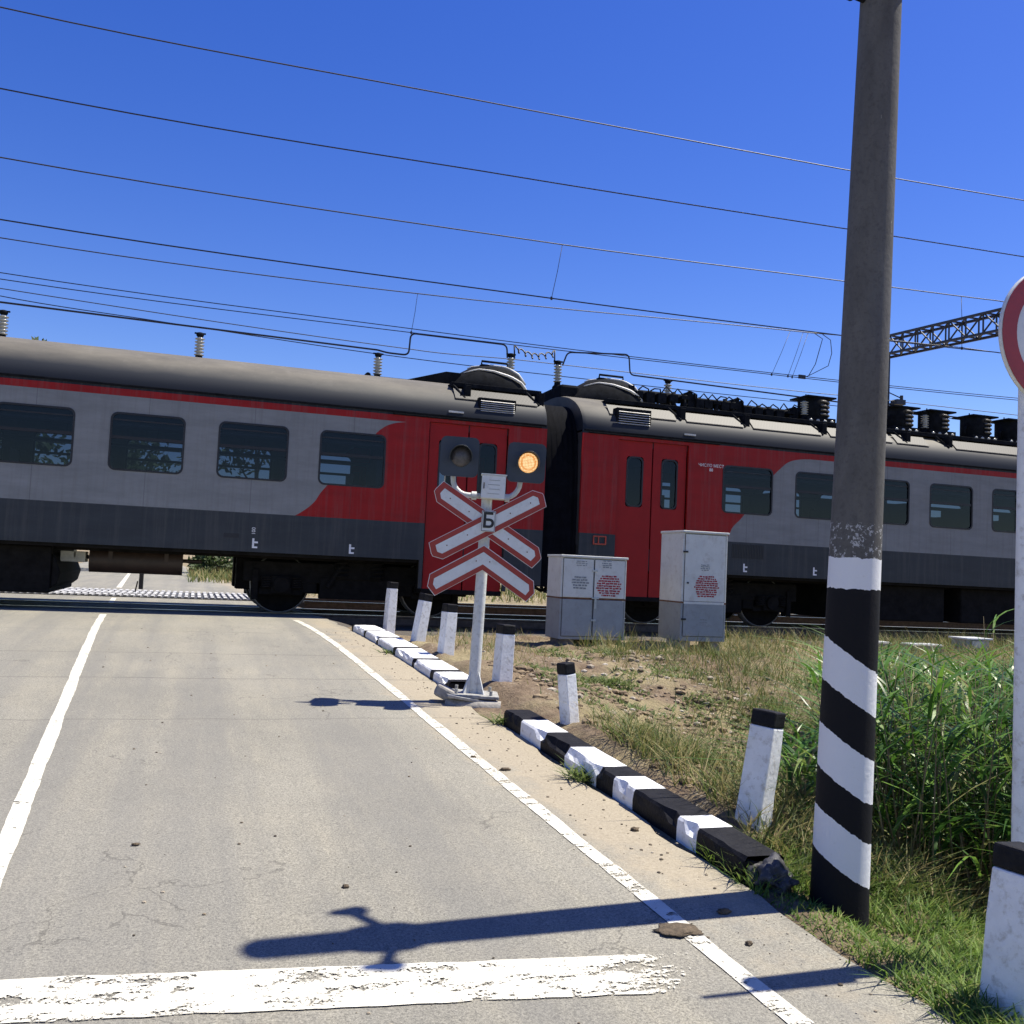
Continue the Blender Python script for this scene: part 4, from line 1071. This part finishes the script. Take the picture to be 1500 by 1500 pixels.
# ------------------------------------------------------------------ vegetation
def leaf_mat(name, stops, rough=.6, trans=.35):
    t = NT(name); g = t.node('ShaderNodeNewGeometry')
    c = t.ramp(g.outputs['Random Per Island'], stops); t.color(c); t.set(rough, spec=.3)
    tl = t.node('ShaderNodeBsdfTranslucent'); t.link(c, tl.inputs[0]); mx = t.node('ShaderNodeMixShader'); mx.inputs[0].default_value = trans
    t.link(t.p.outputs[0], mx.inputs[1]); t.link(tl.outputs[0], mx.inputs[2]); t.link(mx.outputs[0], t.out.inputs['Surface']); return t.m
GM = {
 'dry': leaf_mat('dry_blades', [(0, (.13, .10, .04)), (.25, (.26, .20, .09)), (.45, (.38, .31, .16)), (.6, (.16, .17, .05)), (.8, (.09, .13, .03)), (1, (.05, .085, .02))]),
 'mid': leaf_mat('mixed_blades', [(0, (.05, .085, .02)), (.4, (.11, .15, .04)), (.7, (.22, .20, .07)), (1, (.34, .28, .13))]),
 'green': leaf_mat('green_blades', [(0, (.05, .10, .015)), (.5, (.12, .21, .03)), (.88, (.20, .28, .05)), (1, (.30, .28, .10))]),
 'reed': leaf_mat('reed_leaves', [(0, (.02, .055, .012)), (.45, (.06, .145, .022)), (.8, (.13, .25, .035)), (.94, (.20, .27, .07)), (1, (.32, .28, .14))], .38, .35),
 'weed': leaf_mat('weed_leaves', [(0, (.06, .10, .025)), (.6, (.13, .18, .05)), (1, (.22, .25, .09))]),
 'tree': leaf_mat('tree_leaves', [(0, (.02, .035, .012)), (.5, (.045, .075, .02)), (1, (.085, .12, .035))]),
 'stem': leaf_mat('dead_stems', [(0, (.12, .09, .05)), (1, (.38, .32, .2))]),
}
def blades(name, pos, h, w, lean, bend, m, seg=3, label=None, cat=None, kind='stuff', up=0.):
    """pos (n,3); each blade a tapering bent ribbon; one mesh"""
    n = len(pos); az = rng.uniform(0, 2*np.pi, n); faz = az+rng.normal(0, .5, n)+np.pi/2
    d = np.stack([np.cos(az), np.sin(az), np.zeros(n)], 1); sd = np.stack([np.cos(faz), np.sin(faz), np.zeros(n)], 1)
    V = np.zeros((n, 2*seg+1, 3))
    for k in range(seg+1):
        t = k/seg
        off = d*((lean*t+bend*t*t)*h)[:, None]
        z = (h*(t - .5*np.minimum(bend, 1.6)*t*t*.75))[:, None]
        c = pos+off+np.concatenate([np.zeros((n, 2)), z], 1)
        ww = (w*(1-t**1.7)*(.55+.9*min(t*3, 1)*.5))[:, None]
        if k < seg: V[:, 2*k] = c-sd*ww/2; V[:, 2*k+1] = c+sd*ww/2
        else: V[:, 2*seg] = c
    q = 2*seg+1; F = []
    base = (np.arange(n)*q)
    me = bpy.data.meshes.new(name)
    quads = np.concatenate([np.stack([base+2*k, base+2*k+1, base+2*k+3, base+2*k+2], 1) for k in range(seg-1)]) if seg > 1 else np.zeros((0, 4), int)
    tris = np.stack([base+2*seg-2, base+2*seg-1, base+2*seg], 1)
    me.vertices.add(n*q); me.vertices.foreach_set('co', V.reshape(-1))
    loops = np.concatenate([quads.reshape(-1), tris.reshape(-1)]); me.loops.add(len(loops)); me.loops.foreach_set('vertex_index', loops.astype(np.int32))
    st = np.concatenate([np.arange(len(quads))*4, len(quads)*4+np.arange(len(tris))*3]); me.polygons.add(len(st)); me.polygons.foreach_set('loop_start', st.astype(np.int32))
    me.polygons.foreach_set('loop_total', np.concatenate([np.full(len(quads), 4), np.full(len(tris), 3)]).astype(np.int32))
    me.update(calc_edges=True); me.validate(); me.polygons.foreach_set('use_smooth', np.ones(len(me.polygons), bool)); me.materials.append(m)
    o = link(name, me); return tag(o, label, cat, None, kind)
def scatter(n, x0, x1, y0, y1, keep=None):
    out = []
    tries = 0
    while len(out) < n and tries < n*30:
        tries += 1; x = random.uniform(x0, x1); y = random.uniform(y0, y1)
        if XP(x, y) < 2.60: continue
        if keep and random.random() > keep(x, y): continue
        out.append((x, y, gz(x, y)-.01))
    return np.array(out)
fr = lambda x, y, s, o=0.: noise.fractal(Vector((x*s, y*s, o)), 1, 2, 3)
def cabfree(x, y): return not ((4.4 < x < 5.5 or 6.05 < x < 6.9) and y > 11.5)
# dry verge grass: sparse on the bare slope, thick further right and along the rails
def k_dry(x, y):
    bare = math.exp(-((x-4.0)**2/2.6+(y-7.8)**2/4.5))
    v = .55+.9*fr(x, y, .8)-1.15*bare
    return max(0.02, min(1, v)) if cabfree(x, y) else 0
p = scatter(24000, 2.8, 17, 4.2, 12.7, k_dry); n = len(p)
blades('dry_grass', p, rng.uniform(.05, .17, n)*(1+.7*(p[:, 0] > 6.5)), rng.uniform(.004, .010, n), rng.uniform(.1, .9, n), rng.uniform(0, .8, n), GM['dry'], 3, 'dry yellow grass covering the verge between kerb and rails', 'dry grass')
p = scatter(13000, 4.6, 17, 7.6, 12.8, lambda x, y: max(0, min(1, .5+.9*fr(x, y, .7, 4.)))*cabfree(x, y)); n = len(p)
blades('verge_grass', p, rng.uniform(.12, .36, n), rng.uniform(.005, .011, n), rng.uniform(.1, .6, n), rng.uniform(0, .7, n), GM['mid'], 3, 'mixed green and yellow grass in front of the rails', 'grass')
p = scatter(22000, 2.45, 4.4, 1.8, 4.35, lambda x, y: (1 if XP(x, y) > 2.63+.06*fr(x, y, 3) else .15)*max(.1, .75+.5*fr(x, y, 2.5))); n = len(p)
blades('green_grass', p, rng.uniform(.03, .14, n)*np.where(np.hypot(p[:, 0]-2.72, p[:, 1]-3.5) < .35, .45, 1.), rng.uniform(.005, .010, n), rng.uniform(.1, .9, n), rng.uniform(.1, 1., n), GM['green'], 3, 'short bright green grass around the foot of the striped pole', 'grass')
p = scatter(5000, 2.78, 4.2, 3.9, 6.6, lambda x, y: max(.0, .55+.8*fr(x, y, 1.8, 2.))); n = len(p)
blades('ditch_grass', p, rng.uniform(.08, .32, n), rng.uniform(.005, .011, n), rng.uniform(.1, .9, n), rng.uniform(.1, 1., n), GM['mid'], 3, 'rough mixed grass behind the near kerb end', 'grass')
# reeds: stems carrying long arching leaves
def reeds(name, spots, hr, label):
    P_, H, Wd, Ln, Bd = [], [], [], [], []
    st = MB()
    for (x, y, z) in spots:
        h = hr(x, y, z) if callable(hr) else random.uniform(*hr); lx, ly = random.gauss(0, .10), random.gauss(0, .10)
        st.tube([(x, y, z), (x+lx*h*.5, y+ly*h*.5, z+h*.55), (x+lx*h, y+ly*h, z+h)], [.006, .005, .002], 4)
        for k in range(random.randint(7, 10)):
            t = random.uniform(.12, .98); P_.append((x+lx*h*t, y+ly*h*t, z+h*t)); s = random.uniform(.28, .58)*(1.1-.35*t)
            H.append(s); Wd.append(random.uniform(.016, .034)); Ln.append(random.uniform(.25, .9)); Bd.append(random.uniform(.5, 1.7))
    o = blades(name, np.array(P_), np.array(H), np.array(Wd), np.array(Ln), np.array(Bd), GM['reed'], 5, label, 'reeds')
    st.build('reed_stem', GM['stem'], o); return o
def reed_zone(x, y):
    q = x/y
    if q < .62: return 0
    if q < .745: return (1 if q > .69 else .06) if y < 6.0 and x > 3.3 else 0
    return 1 if (y < 8.2+.5*fr(x, y, .8)) and x > 3.45+.25*max(0, 5.0-y) else 0
def reed_h(x, y, z):
    top = -.080*(x*.31+y*.949)+.02-(.55 if x/y < .745 else 0)
    return max(.35, min(1.35, top-z))*random.uniform(.72, 1.06)
sp = scatter(1400, 3.3, 9.8, 4.1, 8.6, reed_zone)
reeds('reed_bed', sp, reed_h, 'dense green reed bed filling the ditch behind the striped pole')
rd = reeds('tall_reed', [(7.6, 7.7, gz(7.6, 7.7)), (7.66, 7.75, gz(7.66, 7.75))], (1.35, 1.5), 'single tall reed rising above the others at the right edge')
rd['kind'] = 'thing'
# low leafy weeds
def weeds(name, spots, rad, n, label, kind='thing', hh=(.03, .09), group=None):
    P_ = []
    for (x, y) in spots:
        for k in range(n):
            r_0 = rad*math.sqrt(random.random()); a = random.uniform(0, 2*math.pi); xx, yy = x+r_0*math.cos(a), y+r_0*math.sin(a)
            P_.append((xx, yy, max(gz(xx, yy), float(zr(yy)) if XP(xx, yy) < 2.66 else -9)-.005))
    p = np.array(P_); m_ = len(p)
    o = blades(name, p, rng.uniform(*hh, m_), rng.uniform(.010, .022, m_), rng.uniform(.3, 1.6, m_), rng.uniform(.2, 1., m_), GM['weed'], 3, label, 'weeds', kind)
    if group: o['group'] = group
    return o
weeds('low_weed', [(3.15+random.uniform(0, 1.3), 8.6+random.uniform(-.6, .9)) for k in range(14)], .2, 110, 'low leafy green weeds on the dirt behind the signal', 'stuff')
weeds('low_weed', [(random.uniform(3.2, 7.5), random.uniform(7.4, 11.2)) for k in range(75)], .24, 80, 'scattered leafy weeds in front of the relay cabinets', 'stuff')
weeds('weed_tuft', [(2.385, 5.62)], .11, 130, 'green weed tuft growing against the middle of the near kerb', hh=(.05, .16))
weeds('weed_tuft', [(2.33, 7.15)], .08, 70, 'small weed tuft at the far end of the near kerb', hh=(.04, .12))
weeds('weed_tuft', [(2.58, 3.98)], .12, 60, 'grass tuft in front of the broken kerb end', hh=(.05, .16))
weeds('weed_tuft', [(2.14, 10.6)], .12, 80, 'weed tuft in the sand beside the far kerb', hh=(.03, .09))
# loose stones and clods on the dirt slope
def stones(name, n, x0, x1, y0, y1, keep, m, smin, smax, label):
    p = scatter(n, x0, x1, y0, y1, keep); b = MB()
    ico = bmesh.new(); bmesh.ops.create_icosphere(ico, subdivisions=1, radius=1); vs = [v.co.copy() for v in ico.verts]; fs = [[v.index for v in f.verts] for f in ico.faces]; ico.free()
    for x, y, z in p:
        s = smin+(smax-smin)*random.random()**3; a, c, e_ = random.uniform(.7, 1.3), random.uniform(.7, 1.3), random.uniform(.4, .8); o = random.random()*9; rz = random.random()*6
        cs, sn = math.cos(rz), math.sin(rz)
        b.add([(x+s*(v.x*a*cs-v.y*c*sn)*(1+.35*noise.noise(v*2+Vector((o, 0, 0)))), y+s*(v.x*a*sn+v.y*c*cs), z+s*e_*v.z*(1+.3*noise.noise(v*2+Vector((0, o, 0))))+.3*s) for v in vs], fs, False)
    o = b.build(name, m); return tag(o, label, 'rubble', None, 'stuff')
def stone_mat(name, st):
    t = NT(name); g = t.node('ShaderNodeNewGeometry'); c = t.ramp(g.outputs['Random Per Island'], st)
    t.color(t.mix(.6, c, t.ramp(t.noise(60, 5, .7), [(.3, .6), (.7, 1.2)]), 'MULTIPLY')); t.set(.95); return t.m
stones('rubble', 1500, 3.0, 6.5, 6.4, 11.0, lambda x, y: max(0, min(1, .35+1.2*fr(x, y, .9, 11.)+.5*math.exp(-((x-4.6)**2+(y-8.8)**2)/1.5))), stone_mat('rubble_stone', [(0, (.12, .09, .06)), (.5, (.24, .19, .13)), (1, (.42, .38, .32))]),   .008, .05, 'brown and grey rubble strewn over the dirt slope')
stones('soil_clods', 5200, 2.8, 5.8, 4.9, 9.2, lambda x, y: max(0, min(1, .5+.9*fr(x, y, 1.1, 21.))), stone_mat('soil_clod', [(0, (.10, .07, .042)), (1, (.26, .195, .12))]), .010, .05, 'crumbly brown soil clods on the bare slope behind the kerb')
stones('roadside_grit', 1400, 1.75, 2.75, 2.4, 12.4, None, stone_mat('grit', [(0, (.07, .055, .04)), (.6, (.22, .18, .12)), (1, (.4, .35, .27))]), .0025, .009, 'fine grit scattered along the sandy road edge') if False else None
b = MB(); ico = bmesh.new(); bmesh.ops.create_icosphere(ico, subdivisions=1, radius=1); vs = [v.co.copy() for v in ico.verts]; fs = [[v.index for v in f.verts] for f in ico.faces]; ico.free()
for k in range(900):
    y = random.uniform(2.4, 12.6); xp = random.choice((random.gauss(2.45, .15), random.uniform(-.4, 2.6))) ; x = min(xp, 2.62)-.045*y; s = .002+.009*random.random()**4
    if random.random() < .35 and xp < 2.1: continue
    b.add([(x+s*v.x*random.uniform(.8, 1.2), y+s*v.y, float(zr(y))+.008+s*.6*v.z) for v in vs], fs, False)
tag(b.build('road_grit', stone_mat('grit', [(0, (.05, .04, .03)), (.6, (.2, .16, .11)), (1, (.42, .37, .29))])), 'fine grit scattered over the road and its sandy edge', 'grit', None, 'stuff')
for i, (X, Y, s, sz, lab) in enumerate([(1.93, 3.50, (.095, .06, .007), 1, 'flat brown mud cake lying on the white edge line'),
        (2.20, 3.63, (.03, .015, .012), 0, 'dark thin mud flake beside the pole shadow'), (2.14, 3.34, (.015, .012, .01), 0, 'small dark clod right of the mud cake'),
        (1.94, 5.84, (.035, .016, .012), 0, 'dark mud chip on the sand below the signal'), (1.82, 6.15, (.02, .012, .009), 0, 'tiny brown chip nearest the signal base'),
        (-.17, 4.75, (.018, .01, .006), 0, 'dark leaf scrap alone in the middle of the lane'), (.69, 4.13, (.014, .01, .008), 0, 'black speck above the pole shadow'),
        (2.28, 4.66, (.022, .016, .014), 0, 'brown clod on the sand near the kerb')]):
    lump('mud_clod', (X, Y, float(zr(Y))+.012), s, M['mud'], lab, 'mud clod', i, 'mud clods dropped on the road', .5, 3)

# trees and bushes beyond the railway
def tree(name, X, Y, h, w, label, n=2200, kind=0, ls=.22, group='trees beyond the railway'):
    z = gz(X, Y); e = thing(name, (X, Y, z), label, 'tree' if h > 2.5 else 'bush', group)
    b = MB(); tp = random.uniform(-.3, .3)
    b.tube([(0, 0, -.2), (tp*.3, 0, h*.35), (tp, .1, h*.75), (tp, .1, h*.95)], [h*.022, h*.018, h*.009, h*.002], 8)
    lob = []
    for k in range(14):
        a = random.uniform(0, 6.3); t = random.uniform(.25, .97) if kind == 0 else random.uniform(.1, .9); r0 = w*(math.sin(math.pi*min(1, t*.95+.05)**.8)*.8+.08)*random.uniform(.4, .9)
        c = Vector((tp*t+r0*math.cos(a), r0*math.sin(a), h*t)); lob.append((c, w*random.uniform(.22, .42)))
        b.tube([(tp*t*.8, 0, h*t*.7), c], [h*.008, h*.003], 5)
    b.build('trunk', M['bark'], e)
    V = []; F = []
    for k in range(n):
        c, r0 = random.choice(lob); d = Vector((random.gauss(0, 1), random.gauss(0, 1), random.gauss(0, .8))); d = d.normalized()*r0*random.random()**.4*1.25; p = c+d
        if p.z < .15: p.z = .15+random.random()*.3
        u = Vector((random.gauss(0, 1), random.gauss(0, 1), random.gauss(0, 1))).normalized(); w_ = u.orthogonal().normalized(); s = ls*random.uniform(.5, 1.2); o = len(V)
        V += [p-u*s, p+w_*s*.45, p+u*s, p-w_*s*.45]; F.append((o, o+1, o+2, o+3))
    me = bpy.data.meshes.new('crown'); me.from_pydata(V, [], F); me.materials.append(GM['tree']); link('crown', me, e)
    return e
tree('poplar', -7.75, 50, 11.2, 1.1, 'slim tree whose tip shows above the left car roof', 2600, 0, .2)
tree('leafy_tree', -8.2, 47, 8.6, 4.2, 'broad tree seen dimly through the leftmost train window')
tree('leafy_tree', -2.6, 46, 8.3, 4.0, 'leafy tree seen through the second train window from the left')
tree('leafy_tree', 2.5, 48, 7.9, 3.0, 'tall leafy tree behind the third train window from the left')
tree('roadside_bush', .9, 41, 1.5, 1.3, 'pale green bush seen under the train beside the far road', 1500, 1, .14)
tree('roadside_bush', 2.9, 43, 1.3, 1.5, 'low bush behind the left bogie of the train', 1200, 1, .14)
p = []
for k in range(3500):
    x = random.uniform(-.1, 8); y = random.uniform(32, 46); p.append((x, y, gz(x, y)))
for k in range(5000):
    x = random.uniform(3, 34); y = random.uniform(27.5, 34); p.append((x, y, gz(x, y)))
p = np.array(p); n = len(p)
blades('far_grass', p, rng.uniform(.2, .6, n), rng.uniform(.02, .05, n), rng.uniform(.1, .6, n), rng.uniform(0, .7, n), GM['mid'], 3, 'yellow green grass beside the road beyond the crossing', 'grass')

# ------------------------------------------------------------------ light, sky, camera
EL, AZ = R(63.5), R(88.7)
sd = Vector((math.sin(AZ)*math.cos(EL), math.cos(AZ)*math.cos(EL), math.sin(EL)))
L = bpy.data.lights.new('sun', 'SUN'); L.energy = 5.0; L.angle = R(.5); L.color = (1, .94, .81)
so = bpy.data.objects.new('sun', L); COL.objects.link(so); so.rotation_euler = sd.to_track_quat('Z', 'Y').to_euler()
wd = bpy.data.worlds.new('World'); S.world = wd; wd.use_nodes = True; nt = wd.node_tree
sk = nt.nodes.new('ShaderNodeTexSky'); sk.sky_type = 'NISHITA'; sk.sun_disc = False; sk.sun_elevation = EL; sk.sun_rotation = AZ
sk.air_density = 1.0; sk.dust_density = .3; sk.ozone_density = 3.0
hs = nt.nodes.new('ShaderNodeHueSaturation'); hs.inputs['Saturation'].default_value = 1.36; hs.inputs['Hue'].default_value = .526
nt.links.new(sk.outputs[0], hs.inputs['Color']); bg = nt.nodes['Background']; nt.links.new(hs.outputs[0], bg.inputs['Color']); bg.inputs['Strength'].default_value = .092

cam = bpy.data.cameras.new('camera'); co = bpy.data.objects.new('camera', cam); COL.objects.link(co); S.camera = co
cam.sensor_width = 36; cam.lens = 36*1413/1500; cam.clip_end = 3000; cam.clip_start = .05
r0 = Vector((.94872411, -.31272833, .04608205)); u0 = Vector((-.06202665, -.04122463, .99722276)); f0 = Vector((.30996009, .94894759, .0585083))
co.matrix_world = Matrix(((r0.x, u0.x, -f0.x, 0), (r0.y, u0.y, -f0.y, 0), (r0.z, u0.z, -f0.z, 0), (0, 0, 0, 1)))
S.view_settings.view_transform = 'Standard'; S.view_settings.look = 'None'; S.view_settings.exposure = .80; S.view_settings.gamma = 1
S.cycles.max_bounces = 8; S.cycles.transparent_max_bounces = 16; S.cycles.use_denoising = True
